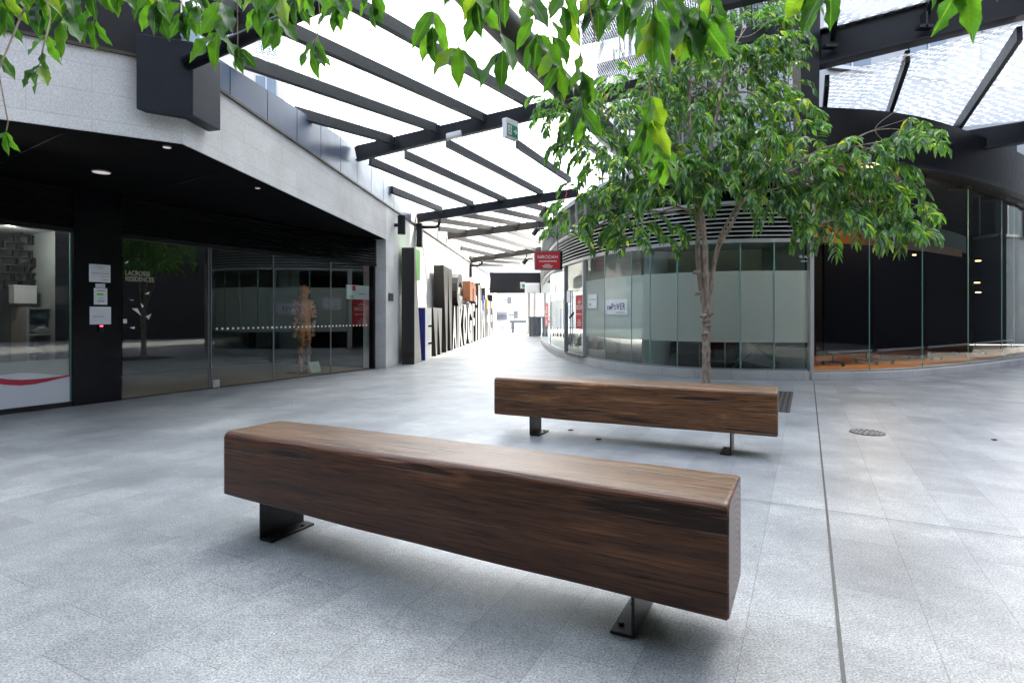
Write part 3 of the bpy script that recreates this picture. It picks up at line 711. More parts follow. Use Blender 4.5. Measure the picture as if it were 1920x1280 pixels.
# ================================================================= BIG LETTERS AT THE LANE WALL
LP0 = V((-2.26, 13.2, 0))
def lpx(px): return line_px(LP0, LD, px)
letters_group = 'tall metal letters standing along the lane wall'
def ngon_letter(name, pts, thick, z0, front_mat, label, p0, uw, zh, front_off=0.0, parent=None):
    """pts in 0..1 box; a solid extruded outline: metal face, black sides"""
    m = MB(); n = len(pts); a = [p0+LD*(x*uw)+Z*(z0+y*zh)+WN*front_off for x, y in pts]; b = [q-WN*thick for q in a]
    m.face(a, None, 0); m.face(b[::-1], None, 1)
    for i in range(n): m.face([a[i], b[i], b[(i+1) % n], a[(i+1) % n]], None, 1)
    o = m.build(name, [front_mat, M_letterside], parent)
    if label: tag(o, label, 'letter', letters_group)
    return o
def font_letter(ch, px0, px1, z0, z1, thick, face, label, off=.02, front_off=0.0, side=None):
    p0, p1 = lpx(px0), lpx(px1); uw = (p1-p0).length; c = (p0+p1)/2
    vs, fs = text_mesh(ch, uw, z1-z0, .5, off)
    m = MB(); pts = [c+LD*v.x+Z*(z0+(z1-z0)/2+v.y)+WN*(front_off+(v.z-.5)*thick) for v in vs]
    i0 = len(m.v); m.v += pts
    for f in fs:
        n = (pts[f[1]]-pts[f[0]]).cross(pts[f[2]]-pts[f[1]]) if len(f) > 2 else Z
        k = 0
        if n.length > 0 and n.normalized().dot(WN) > .7: k = 0
        else: k = 1
        m.f.append(list(f)); m.uv.append(None); m.mi.append(k)
    o = m.build('sign_letter', [face, side or M_letterside]); tag(o, label, 'letter', letters_group); return o
# first tall stroke, black side towards us, with the lime piece on top
p0 = lpx(777)
e = empty('sign_letter', tuple(p0), 'tallest black letter stroke with a lime green block, nearest the camera', 'letter', letters_group)
ngon_letter('stroke', [(0, 0), (1, 0), (.42, .62), (.12, 1), (0, 1)], .30, 0.002, M_letter, None, p0, .75, 2.70, parent=e)
_lm = ngon_letter('lime_block', [(0, 0), (1, 0), (1, 1), (0, 1)], .30, 1.98, M_lime, None, p0+LD*.12, .62, .74, -.03, parent=e)
_lm.data.materials[1] = M_lime
pE = lpx(797.5)
def nwedge(m):
    c = pE-LD*.03
    a = [c+WN*x+Z*z for x, z in ((-.44, 1.31), (-.10, .002), (-.002, .002), (-.002, 1.31))]
    b = [q+LD*.025 for q in a]
    m.mesh(a+b, [(0, 1, 2, 3), (7, 6, 5, 4), (0, 4, 5, 1), (1, 5, 6, 2), (2, 6, 7, 3), (3, 7, 4, 0)])
one('sign_letter', nwedge, M_navy, 'blue wedge letter stroke right behind the tallest black one', 'letter', letters_group)
pE = lpx(797.5); wE = (lpx(809)-pE).length
E_ = [(0, 0), (1, 0), (1, .28), (.45, .28), (.45, .32), (1, .32), (1, .62), (.45, .62), (.45, .66), (1, .66), (1, 1), (0, 1)]
ngon_letter('sign_letter', E_, .28, 0.002, M_letterw, 'pale metal letter E with two slots beside the blue wedge', pE, wE, 1.33)
def wedge_letter(px0, px1, zh, label, n=2, face=M_letter):
    p0, p1 = lpx(px0), lpx(px1); w_ = (p1-p0).length
    e = empty('sign_letter', tuple(p0), label, 'letter', letters_group)
    for k in range(n):
        ngon_letter('stroke', [(0, 1), (.62, 0), (.85, 0), (1, 1)], .30, .002, face, None, p0+LD*(k*w_/n), w_/n, zh, -.003*k, parent=e)
    return e
wedge_letter(812, 829, 1.34, 'short dark metal letter W after the pale E')
wedge_letter(831.5, 848, 2.62, 'very tall brown metal letter M rising above the short W', face=brushed('letter_bronze', (.10, .085, .075), .4))
font_letter('A', 849, 856, .002, 1.45, .28, M_letterw, 'narrow white letter A after the tall brown letter', .03)
font_letter('I', 857, 860, .002, 1.45, .28, M_letter, 'thin metal upright stroke between the A and the K', .02)
font_letter('K', 860.5, 868, .002, 1.45, .28, M_letterw, 'white letter K standing before the big oval', .03)
font_letter('O', 869, 875.5, .002, 1.55, .32, M_letterw, 'white oval letter O at ground level', .06)
font_letter('C', 857, 867, 1.35, 2.62, .30, M_letter, 'round metal letter C on the upper row', .05)
font_letter('G', 877, 885, .002, 1.62, .32, M_letterw, 'rounded white letter G with dark notch at ground level', .06)
font_letter('F', 886, 890, .002, 1.62, .3, M_letterw, 'white letter F between the G and the thin strokes', .03)
font_letter('n', 881.5, 892.5, 1.72, 2.52, .30, M_brownm, 'rust brown letter n on the upper row', .06, side=M_brownm)
font_letter('i', 892, 894.5, .002, 2.0, .28, M_letterw, 'thin white letter i behind the F', .02)
font_letter('l', 897, 899.5, .002, 2.5, .28, M_letterw, 'slim white letter l rising behind the rust letter', .02)
font_letter('h', 901, 904.5, .002, 2.62, .35, M_letterw, 'tall letter h with a black flank on the far part', .03)
font_letter('P', 905, 908, .9, 2.1, .35, M_navy, 'dark blue letter P high on the far part', .03)
font_letter('N', 905, 909, .002, 1.9, .3, M_letterw, 'white letter N low on the far part of the wall', .03)
font_letter('T', 909.5, 912.5, .002, 2.5, .3, M_letterw, 'tall white letter T beside the yellow accent', .03)
font_letter('H', 913, 916, .002, 1.9, .3, M_letterw, 'white letter H after the tall T', .03)
font_letter('R', 916.5, 919.5, .002, 1.9, .3, M_letterw, 'white letter R third from the far end', .03)
font_letter('E', 920, 922.5, .002, 1.9, .3, M_letterw, 'white letter E second from the far end', .03)
font_letter('Y', 923, 926, .002, 2.3, .3, M_letterw, 'white letter Y at the far end of the row', .03)
font_letter('I', 911.5, 912.5, 1.45, 1.95, .1, M_yellow, 'small yellow upright accent stroke on the far letters', .02, front_off=.06, side=M_yellow)

# ================================================================= LANE CANOPY
can = empty('lane_canopy', (0, 12, 4.2), 'black steel and glass roof spanning the lane', 'canopy')
beams = {'b0': (V((-3.0, 5.55, 3.98)), V((2.6, 5.1, 5.28))), 'b1': (V((-2.79, 10.2, 4.03)), V((2.6, 9.9, 5.20))),
         'b2': (V((-2.53, 15.2, 3.72)), V((1.75, 14.95, 4.36))), 'b25': (V((-2.25, 19.9, 3.90)), V((1.35, 19.7, 4.32))), 'b3': (V((-1.90, 26.0, 3.62)), V((1.4, 25.8, 4.12)))}
for k, (a, b) in beams.items():
    hh = .24 if k in ('b0', 'b1') else .22
    def ib(m):
        m.bar(a, b, .02, hh); m.bar(a+Z*hh/2, b+Z*hh/2, .13, .018); m.bar(a-Z*hh/2, b-Z*hh/2, .13, .018)
        m.bar(a+V((0, -.05, 0)), b+V((0, -.05, 0)), .02, hh-.02); 
    part('cross_beam', ib, M_steel if k in ('b0', 'b1', 'b2') else M_steel_brown_lit, can, bevel=.003)
def roofplane(a0, a1, zoff, n=1):
    """plane through near beam's and far beam's tops"""
    (L0, R0), (L1, R1) = beams[a0], beams[a1]
    b_ = ((R0.z-L0.z)/(R0.x-L0.x)+(R1.z-L1.z)/(R1.x-L1.x))/2
    c_ = ((L1.z-L0.z)-b_*(L1.x-L0.x))/(L1.y-L0.y); pt = L0+Z*zoff
    nn = V((-b_, -c_, 1)).normalized(); return pt, nn, b_, c_
PL = {}
for k0, k1 in (('b0', 'b1'), ('b1', 'b2'), ('b2', 'b25'), ('b25', 'b3')): PL[k0] = roofplane(k0, k1, .14)
PL['b3'] = (beams['b3'][0]+Z*.14, V((-.15, .0, 1)).normalized(), .15, 0)
def rafter(q0, q1, h_=.15, w_=.06, mat=None):
    part('rafter', lambda m: (m.bar(q0-Z*h_*.5, q1-Z*h_*.5, w_, h_), m.bar(q0-Z*h_, q1-Z*h_, w_+.03, .012)), mat or M_rafter, can)
def raf_px(pl, pts, ext=.0, **kw):
    pt, nn, b_, c_ = PL[pl]; q0, q1 = plane_px(pt, nn, *pts[0]), plane_px(pt, nn, *pts[1]); d_ = (q1-q0).normalized()
    rafter(q0-d_*ext, q1, **kw)
raf_px('b0', ((563, 203), (735, 254)), .1)
raf_px('b0', ((467, 105), (818, 232)), .1)
raf_px('b0', ((560, 50), (905, 212)), 1.8)
raf_px('b0', ((715, 22), (990, 184)), 1.8)
raf_px('b1', ((735, 349), (828, 388)))
raf_px('b1', ((694, 294), (887, 378)))
raf_px('b1', ((760, 282), (949, 371)))
raf_px('b1', ((838, 260), (1017, 357)))
raf_px('b1', ((969, 262), (1069, 332)))
raf_px('b1', ((1080, 245), (1160, 310)))
# further bays: parallel rafters every 0.95 m
for k0, k1 in (('b2', 'b25'), ('b25', 'b3'), ('b3', None)):
    pt, nn, b_, c_ = PL[k0]; L0, R0 = beams[k0]; y1 = beams[k1][0].y if k1 else 31.8
    zz = lambda x, y: pt.z+b_*(x-pt.x)+c_*(y-pt.y)
    x = L0.x-2.0
    while x < R0.x:
        dy = y1-L0.y; x0, y0 = x, L0.y; x1_, y1_ = x+.42*dy, y1
        lx = CN.x+.06*(y0-CN.y)+.02
        s0 = 0
        if x0 < lx: s0 = (lx-x0)/(.42-.06)/dy
        s1 = min(1, (1.45-x0)/(x1_-x0))
        if s0 < s1-.05:
            p_ = lambda s: V((x0+(x1_-x0)*s, y0+dy*s, zz(x0+(x1_-x0)*s, y0+dy*s)))
            rafter(p_(s0), p_(s1), mat=M_steel_brown_lit if y1 < 30 else M_steel)
        x += .95
# roof glass, one sheet a bay
def bayglass(k0, y0, y1, xr=lambda y: 1.6, mat=None):
    pt, nn, b_, c_ = PL[k0]; zz = lambda x, y: pt.z+.012+b_*(x-pt.x)+c_*(y-pt.y)
    lx = lambda y: CN.x+.06*(y-CN.y)+.0
    q = [(lx(y0), y0), (xr(y0), y0), (xr(y1), y1), (lx(y1), y1)]
    part('roof_glass', lambda m: m.face([(x, y, zz(x, y)) for x, y in q], q), mat or M_roofglass, can)
bayglass('b0', 2.0, 10.15, lambda y: 2.6)
bayglass('b1', 10.25, 15.1, lambda y: 2.2)
bayglass('b2', 15.3, 19.8); bayglass('b25', 20.0, 25.9); bayglass('b3', 26.1, 31.8)
def cleats(m):
    for px, py in ((735, 262), (818, 240), (905, 219)):
        q = P(px, py, 10.05); m.box(q+V((.03, -.06, -.03)), .09, .02, .13); m.box(q+V((.03, -.1, -.03)), .02, .08, .09)
part('rafter_cleats', cleats, M_steel, can)
# pipes: diagonal ridge tube, eaves tube by the corner box
ta = P(862, -40, 6.0); tb = V((2.3, 12.1, 4.70))
one('ridge_tube', lambda m: m.tube([ta+(ta-tb).normalized()*4, ta, tb, tb+(tb-ta).normalized()*.6], .20, 24), M_steel_brown_lit, 'thick dark steel tube running diagonally under the glass roof', 'roof beam', smooth=True)
q0 = V((-3.02, 5.27, 3.47)); q1 = V((2.4, 4.9, 5.6))
one('eaves_tube', lambda m: m.tube([q0, q1], .065, 20), M_steel, 'black steel tube rising from the corner box at upper left', 'roof beam', smooth=True)
# gutter pipes on left
def gutter(px0, py0, Yd, s, label):
    q = P(px0, py0, Yd); e = empty('downpipe', tuple(q), label, 'downpipe', 'black downpipes on the lane wall')
    part('pipe_bend', lambda m: m.tube([q+V((-.25, 0, .0)), q+V((.12, 0, .0)), q+V((.22, 0, .03)), q+V((.25, 0, .12)), q+V((.25, 0, .22))], .045*s, 10), M_steel, e, smooth=True)
    part('rainhead', lambda m: m.box(q+V((-.27, 0, -.22)), .15, .2, .62), M_steel, e)
gutter(806, 426, 15.0, 1, 'nearer black downpipe with bent spout under the second beam')
gutter(893, 498, 25.6, 1.2, 'farther black downpipe with bent spout in the lane')
# black end beam box and boxes on it
e = empty('end_bulkhead', (.2, 32.3, 2.4), 'deep black bulkhead closing the far end of the glass roof', 'bulkhead')
part('bulkhead_panel', lambda m: m.box((.2, 32.3, 2.98), 2.9, .3, 1.1), M_steel, e)
part('lower_rail', lambda m: m.box((.2, 32.12, 2.40), 2.9, .05, .06), M_blackslat, e)
def exit_sign(q, r, wd, hh, dp, label, arrow=True):
    """white box sign, green face, running man pictogram and arrow"""
    n = r.cross(Z).normalized()
    e = empty('exit_sign', tuple(q), label, 'exit sign', 'green exit signs under the glass roof')
    part('housing', lambda m: (m.box(q, wd, dp, hh, r, n), m.box(q+Z*(hh*.5+.03), wd*1.02, dp*1.05, .06, r, n)), M_white, e, bevel=.003)
    c = q-Z*.0+n*(dp/2)
    part('green_face', lambda m: quad_on(m, c, r, wd*.94, hh*.80, .003), M_green, e)
    def pic(m):
        quad_on(m, c-r*wd*.24, r, wd*.3, hh*.62, .006)
        if arrow:
            x = c+r*wd*.22+n*.006
            for pts in (((-.16, .05), (-.16, -.05), (.04, -.05), (.04, .05)), ((.0, .22), (.0, -.22), (.17, 0))):
                m.face([x+r*(a*wd)+Z*(b*hh) for a, b in pts][::-1])
    part('white_pictogram', pic, M_whiteink, e)
    def man(m):
        x = c-r*wd*.24+n*.009
        m.face([x+r*(wd*.05*math.cos(t*.7))+Z*(hh*.2+hh*.06*math.sin(t*.7)) for t in range(9)])
        for pts in (((-.05, .14), (.04, .14), (.02, -.05), (-.04, -.05)), ((-.04, -.03), (.0, -.03), (-.08, -.26), (-.12, -.24)), ((-.01, -.03), (.03, -.03), (.09, -.25), (.05, -.26)), ((.03, .12), (.03, .07), (.12, .02), (.12, .05))):
            m.face([x+r*(a*wd)+Z*(b*hh) for a, b in pts][::-1])
    part('running_man', man, M_green, e)
ra = (V((.62, .78, 0))).normalized()
exit_sign(P(957, 247, 9.1)+V((0, 0, 0)), ra, .30, .24, .09, 'green exit sign with running man and arrow hanging under the near cross beam')
exit_sign(P(980, 536, 30), V((1, 0, 0)), .26, .26, .1, 'small green exit sign at the far end beside the white box', False)
one('light_box', lambda m: (m.box(P(998, 540, 30), .78, .2, .52), m.box(P(998, 540, 30)+V((0, -.11, 0)), .70, .02, .44)), M_white, 'plain white light box hanging at the far end of the lane', 'light box', bevel=.01)
q = P(851, 254, 9.9)
e = empty('emergency_light', tuple(q), 'white rectangular emergency light hanging from the near cross beam', 'emergency light')
part('case', lambda m: m.box(q, .27, .14, .09, V((.97, -.05, .22)).normalized()), M_white, e, bevel=.012)
part('hanger_wires', lambda m: (m.tube([q+V((-.07, 0, .02)), q+V((-.07, 0, .22))], .004, 5), m.tube([q+V((.05, 0, .02)), q+V((.05, 0, .24))], .004, 5)), M_steel, e)
def spot(q, label, s=1):
    e = empty('spotlight', tuple(q), label, 'spotlight', 'black spotlights under the glass roof')
    d_ = V((-.5, -.1, -.75)).normalized()
    part('spot_head', lambda m: m.tube([q-d_*.12*s, q-d_*.1*s, q+d_*.14*s], [.05*s, .08*s, .085*s], 16), M_steel, e)
    part('stem', lambda m: (m.tube([q, q+V((.05, 0, .16))*s, q+V((.05, 0, .3))*s], .018*s, 8), m.tube([q+V((.05, 0, .08))*s, q+V((.3, 0, .1))*s], .03*s, 8)), M_steel, e)
spot(P(1020, 398, 14.5), 'nearest black spotlight, under the second cross beam by the posts')
spot(P(1004, 434, 19.0), 'middle black spotlight, smaller, left of the red sign top')
spot(P(985, 489, 24.0), 'farthest black spotlight, just left of the red hanging sign', 1.1)
for px, py, lab in ((1013, 384, 'thin red ribbon tied under the beam near the spotlight'), (1061, 362, 'thin red ribbon tied to the beam beside the leaves')):
    q = P(px, py, 14.7); one('red_ribbon', lambda m: m.tube([q+Z*.12, q+V((.02, 0, 0)), q+V((-.01, 0, -.13))], .012, 5), M_ribbon, lab, 'ribbon', 'red ribbons on the beam')

# ================================================================= CURVED SHOP (middle right)
mp_ = [V(p+(0,)) for p in ((1.75, 33.0), (1.36, 27.0), (1.13, 21.0), (1.20, 16.6), (1.36, 14.8), (1.66, 13.2), (2.02, 12.0), (2.48, 11.15), (3.1, 10.5), (3.95, 10.08), (5.22, 9.98))]
plc = catmull(mp_, 10)                     # plinth front line, far to near
gc = offset(plc, .07)                       # glass line
cb_ = empty('curved_shop', (3.2, 11.5, 0), 'curved glass shop with frosted band and louvres behind the tree', 'building')
ZP, ZG, ZL, ZR = .165, 2.43, 3.09, 3.86
part('plinth', lambda m: m.wallstrip(plc, offset(plc, .25), 0, ZP), M_plinth, cb_)
part('head_rail', lambda m: m.wallstrip(offset(plc, .03), offset(plc, .12), ZG, ZG+.07), M_alu, cb_)
part('sill_rail', lambda m: m.wallstrip(offset(plc, .045), offset(plc, .10), ZP, ZP+.03), M_alug, cb_)
sl_front, sl_back = offset(plc, .0), offset(plc, .11)
for i in range(8):
    z = ZG+.105+i*.078
    def sla(m):
        f, b = sl_front, sl_back
        for j in range(len(f)-1):
            m.mesh([f[j]+Z*z, f[j+1]+Z*z, b[j+1]+Z*(z+.03), b[j]+Z*(z+.03), f[j]+Z*(z+.022), f[j+1]+Z*(z+.022), b[j+1]+Z*(z+.052), b[j]+Z*(z+.052)],
                   [(0, 1, 5, 4), (4, 5, 6, 7), (0, 3, 2, 1), (2, 3, 7, 6)])
    part('louvre_slat', sla, M_alu, cb_)
part('louvre_backing', lambda m: m.strip(offset(plc, .16), ZG+.05, ZL+.02), M_soffit, cb_)
part('louvre_cap', lambda m: m.wallstrip(offset(plc, -.02), offset(plc, .14), ZL+.02, ZL+.07), M_alu, cb_)
pxs = [1018, 1028, 1040, 1056]
mull = [1062, 1096]
panel_px = [1096, 1134, 1184, 1219, 1270, 1327, 1388, 1451, 1515]
gpts = [poly_px(gc, px) for px in panel_px]
def glass_between(a, b, z0, z1, mat, name, parent, eps=0):
    n = V(((b-a).y, -(b-a).x, 0)).normalized()
    part(name, lambda m: m.face([a+n*eps+Z*z0, b+n*eps+Z*z0, b+n*eps+Z*z1, a+n*eps+Z*z1]), mat, parent)
for a, b in zip(gpts, gpts[1:]):
    glass_between(a, b, ZP+.03, ZG, M_glass_r, 'window_pane', cb_)
    glass_between(a, b, .66, 1.93, M_frost, 'frosted_film', cb_, .004)
for px, q in zip(panel_px[1:-1], gpts[1:-1]):
    part('pane_edge', lambda m: m.box(q+Z*(ZP+ZG)/2, .016, .03, ZG-ZP, V((1, 0, 0)), V((0, 1, 0))), M_edge, cb_)
# far panes of the arc
far = [poly_px(gc, px) for px in (1013.5, 1016, 1021, 1029, 1039, 1054)]
idx = [q for q in gc if q.y > 15.0]
farp = [idx[0], idx[14], idx[24], idx[32], idx[40], idx[-1]] if len(idx) > 42 else [idx[0], idx[len(idx)//3], idx[2*len(idx)//3], idx[-1]]
farp.append(poly_px(gc, 1061))
for a, b in zip(farp, farp[1:]):
    glass_between(a, b, ZP+.03, ZG, M_glass_r, 'window_pane', cb_)
for q in farp[1:-1]:
    part('pane_edge', lambda m: m.box(q+Z*(ZP+ZG)/2, .014, .03, ZG-ZP), M_edge, cb_)
for px, mat in ((1061.5, M_alug), (1096.5, M_alu)):
    q = poly_px(gc, px)
    part('door_post', lambda m: m.box(q+Z*ZG/2, .10, .12, ZG), mat, cb_, bevel=.003)
da, db = poly_px(gc, 1065), poly_px(gc, 1094.5)
dr = (db-da).normalized(); dn = V((dr.y, -dr.x, 0))
door = part('glass_door', lambda m: m.face([da+Z*.03, db+Z*.03, db+Z*(ZG-.03), da+Z*(ZG-.03)]), M_glass_r, cb_)
def handle(m):
    for px in (1074, 1078):
        q = plane_px(da, dn, px, 590); q.z = 0; q = q+dn*.06
        m.tube([q+Z*.35, q+Z*1.75], .014, 8); m.tube([q+Z*.5, q+Z*.5-dn*.06], .01, 6); m.tube([q+Z*1.6, q+Z*1.6-dn*.06], .01, 6)
part('door_handle', handle, M_alu, door)
qc = plane_px(da, dn, 1077, 592)+dn*.08
part('lock_chain', lambda m: m.tube([qc+dr*-.12-Z*.04, qc-Z*.0, qc+dr*.06+Z*.02, qc+dr*.18+Z*.07], .028, 8), M_chain, door)
part('door_threshold', lambda m: m.bar(poly_px(plc, 1062)+Z*.172, poly_px(plc, 1096)+Z*.172, .1, .012), M_bronze, cb_)
# corner post to the right
part('corner_post', lambda m: m.box((5.27, 10.05, 1.95), .07, .12, 3.9), M_alu, cb_, bevel=.003)
# upper gallery posts, rails, roof edge
upl = offset(plc, .06)
lens = [0]
for a, b in zip(upl, upl[1:]): lens.append(lens[-1]+(b-a).length)
def at_len(s):
    for i in range(len(upl)-1):
        if lens[i+1] >= s: return upl[i].lerp(upl[i+1], (s-lens[i])/(lens[i+1]-lens[i]))
    return upl[-1]
s = 8.0
while s < lens[-1]-.3:
    q = at_len(s); part('gallery_post', lambda m: m.box(q+Z*(ZL+ZR+.07)/2, .05, .05, ZR-ZL-.07), M_alu, cb_); s += .62
for z in (ZL+.28, ZL+.5):
    part('gallery_rail', lambda m: m.wallstrip(offset(plc, .065), offset(plc, .08), z, z+.015), M_alug, cb_)
part('roof_edge', lambda m: m.wallstrip(offset(plc, .02), offset(plc, .3), ZR, ZR+.12), M_alu, cb_)
part('roof_deck', lambda m: m.face([q+Z*(ZR+.05) for q in offset(plc, .3)]+[V((5.3, 33, ZR+.05))]), M_white, cb_)
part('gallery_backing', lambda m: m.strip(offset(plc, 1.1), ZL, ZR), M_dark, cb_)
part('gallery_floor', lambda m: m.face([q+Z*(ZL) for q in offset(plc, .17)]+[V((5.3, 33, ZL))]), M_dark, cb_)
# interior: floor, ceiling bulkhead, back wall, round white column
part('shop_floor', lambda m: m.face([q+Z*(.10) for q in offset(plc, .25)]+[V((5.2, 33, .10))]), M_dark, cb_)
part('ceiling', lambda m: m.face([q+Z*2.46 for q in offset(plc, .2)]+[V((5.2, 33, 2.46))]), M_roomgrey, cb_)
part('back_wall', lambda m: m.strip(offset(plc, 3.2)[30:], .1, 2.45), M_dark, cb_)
part('end_wall', lambda m: m.strip([V((5.21, 10.12, 0)), V((5.21, 14.5, 0))], 0, 3.85), M_roomgrey, cb_)
one('display_board', lambda m: m.bar(V((2.7, 11.9, 2.2)), V((4.95, 11.3, 2.2)), .06, .5), M_cream, 'cream bulkhead board hanging behind the top of the frosted glass', 'board')
q = V((3.02, 11.95, 0))
one('round_column', lambda m: m.tube([V((q.x, q.y, .10)), V((q.x, q.y, 2.45))], .29, 32), M_white, 'round white column standing behind the frosted glass', 'column', smooth=False)
def table(c, label, x):
    e = empty('folding_table', tuple(c), label, 'table', 'tables inside the curved shop')
    part('table_top', lambda m: m.box(c+Z*.83, 1.1, .55, .035), M_shelf if x else M_orangeband, e)
    if x:
        for s in (-1, 1):
            part('leg', lambda m: m.tube([c+V((-.45*s, .1*s, .11)), c+V((.45*s, .1*s, .81))], .015, 6), M_alug, e)
    else:
        part('leg', lambda m: m.box(c+V((-.25, 0, .45)), .09, .09, .68), M_blackslat, e); part('leg', lambda m: m.box(c+V((.25, 0, .45)), .09, .09, .68), M_blackslat, e)
        part('apron', lambda m: m.box(c+V((0, -.2, .72)), 1.0, .03, .2), M_brownm, e)
table(V((3.95, 11.1, 0)), 'brown table with dark legs seen under the frosted band', 0)
table(V((4.85, 11.2, 0)), 'folding table with crossed legs at the right under the frosted band', 1)
# lettering on the last pane
def gaj(m):
    a, b = gpts[-2], gpts[-1]; r = (b-a).normalized(); c = poly_px([a, b], 1507) or b
    text_on(m, 'G. AJ.', c+Z*(H+108*c.y/F), r, .15, .05, .01, None, .006)
    for k in range(5): quad_on(m, c+Z*(H+100*c.y/F)+r*(-.04+k*.025), r, .018, .012, .006)
part('pane_lettering', gaj, M_whiteink, cb_)
# posters stuck on the curved glass -------------------------------------
def poster(px0, px1, py0, py1, mat, label, deco=None, poly=gc, name='poster', tilt=0):
    a, b = poly_px(poly, px0), poly_px(poly, px1); r = (b-a).normalized(); wd = (b-a).length
    c = (a+b)/2; z = H+(HY-(py0+py1)/2)*c.y/F; hh = (py1-py0)*c.y/F; n = V((r.y, -r.x, 0)); c = c+Z*z+n*.012
    e = empty(name, tuple(c), label, 'poster', 'posters on the curved shop glass')
    part('sheet', lambda m: m.box(c, wd, .004, hh, r, n), mat, e)
    if deco: deco(e, c, r, wd, hh, n)
def emp(e, c, r, wd, hh, n):
    def T(m):
        for s, x0, x1, h0, dz in (('E', -.44, -.37, .28, -.04), ('M', -.35, -.25, .28, -.04), ('P', -.23, -.13, .42, .02), ('O', -.11, -.03, .34, -.02), ('W', -.005, .15, .40, .03), ('E', .18, .265, .44, .03), ('R', .295, .40, .44, .03)):
            text_on(m, s, c+r*((x0+x1)/2*wd)+Z*(dz*hh), r, (x1-x0)*wd, h0*hh, .015, n, .004)
    part('empower_lettering', T, M_blueink, e)
    def sm(m):
        for k in range(9): quad_on(m, c+r*((.02+k*.045)*wd)-Z*.34*hh+n*.0, r, .035*wd, .04*hh, .004)
    part('small_print', sm, M_ink, e)
poster(1137.5, 1177.5, 561, 590, M_white, 'white poster reading EMPOWER in blue on the frosted glass', emp)
def fl_(e, c, r, wd, hh, n):
    def T(m):
        text_on(m, 'FOR LEASE', c+Z*hh*.14, r, wd*.72, hh*.10, 0, n, .004)
    def B_(m): 
        for x, z in ((-.3, -.24), (-.3, -.16), (-.24, -.2), (-.18, -.24), (-.18, -.16)): quad_on(m, c+r*x*wd+Z*z*hh, r, .07*wd, .06*hh, .004)
    part('lettering', T, M_ink, e); part('logo_mark', B_, M_ink, e)
poster(1104, 1120, 552, 578, M_white, 'small white sheet on the glass right of the door', fl_)
poster(1063.5, 1072, 545, 567, M_white, 'small white sheet on the glass door left of the handles', None)
def nir(e, c, r, wd, hh, n):
    def T(m):
        text_on(m, 'NIRODAH', c+Z*hh*.14, r, wd*.82, hh*.15, .012, n, .004)
    part('nirodah_lettering', T, M_whiteink, e)
    def sm(m):
        for z, w_, h_ in ((-.06, .84, .03), (-.24, .3, .03), (-.31, .5, .03), (-.38, .44, .03)):
            k = -w_/2
            while k < w_/2: quad_on(m, c+r*(k*wd)+Z*z*hh, r, .05*wd, h_*hh, .004); k += .06
        # lotus outline
        for s in (-.18, -.09, 0, .09, .18):
            m.face([c+n*.003+r*(wd*(s-.035))+Z*hh*.26, c+n*.003+r*(wd*(s+.035))+Z*hh*.26, c+n*.003+r*(wd*s*1.15)+Z*hh*(.42-abs(s)*.5)])
    part('small_print', sm, M_whiteink, e)
poster(1080.5, 1094, 553, 617, M_red, 'red poster reading NIRODAH on the glass door by the chain', nir)
poster(1022.5, 1029, 568, 612, M_red, 'red round-edged poster on the far bend of the curved glass', nir)
poster(1036.5, 1044.5, 563, 614, M_white, 'tall narrow white banner inside the far curved panes', None)
# the hanging red sign in the lane
q0 = P(1003.5, 488, 13.6); q1 = P(1050, 488, 13.6); c = (q0+q1)/2; r = V((1, 0, 0)); wd = (q1-q0).length; hh = 31*13.6/F
e = empty('hanging_sign', tuple(c), 'red NIRODAH box sign hanging in the lane from the curved shop', 'sign')
part('sign_box', lambda m: m.box(c+V((.03, .07, 0)), wd+.06, .12, hh+.06), M_blackslat, e)
part('red_face', lambda m: m.box(c+V((0, .0, 0)), wd, .02, hh), M_red, e)
part('sign_trim', lambda m: (m.box(c+V((-wd/2-.015, .0, 0)), .02, .03, hh+.06), m.box(c+V((0, .0, hh/2+.012)), wd, .025, .012), m.box(c+V((0, .0, -hh/2-.012)), wd, .025, .012)), M_alug, e)
part('nirodah_lettering', lambda m: text_on(m, 'NIRODAH', c+V((0, -.012, hh*.2)), r, wd*.80, hh*.20, .0), M_whiteink, e)
def sm(m):
    for z, w_, h_ in ((-.06, .70, .05), (-.26, .26, .04), (-.35, .42, .04), (-.43, .36, .04)):
        k = -w_/2+.03
        while k < w_/2: quad_on(m, c+V((k*wd, -.012, z*hh)), r, .052*wd, h_*hh, .003); k += .06
part('small_print', sm, M_whiteink, e)
part('sign_arm', lambda m: (m.tube([c+V((-.2, .07, hh/2)), c+V((-.2, .07, .95))], .012, 6), m.tube([c+V((.25, .07, hh/2)), c+V((.25, .07, .95))], .012, 6)), M_steel, e)

# ================================================================= DARK GLASS PAVILION (right)
dp = [V(p+(0,)) for p in ((5.26, 9.98), (6.5, 10.17), (7.78, 10.66), (9.63, 11.72), (11.5, 12.95), (13.6, 14.5), (16.0, 16.3), (19.0, 18.8))]
dpc = catmull(dp, 8); dg = offset(dpc, .12)
pv = empty('glass_pavilion', (9, 12, 0), 'tall curved clear glass pavilion with black screens inside, far right', 'building')
part('plinth', lambda m: m.wallstrip(dpc, offset(dpc, .45), 0, .13), M_plinth, pv)
part('sill_rail', lambda m: m.wallstrip(offset(dpc, .09), offset(dpc, .15), .13, .15), M_alug, pv)
ZPV = 3.83
ppx = [1530, 1638, 1738, 1824, 1887]
pp = [poly_px(dg, px) for px in ppx]
rest = [q for q in dg if q.x > pp[-1].x+.7]
pp += rest[::7]
for a, b in zip(pp, pp[1:]): glass_between(a, b, .15, ZPV, M_glass_d, 'window_pane', pv)
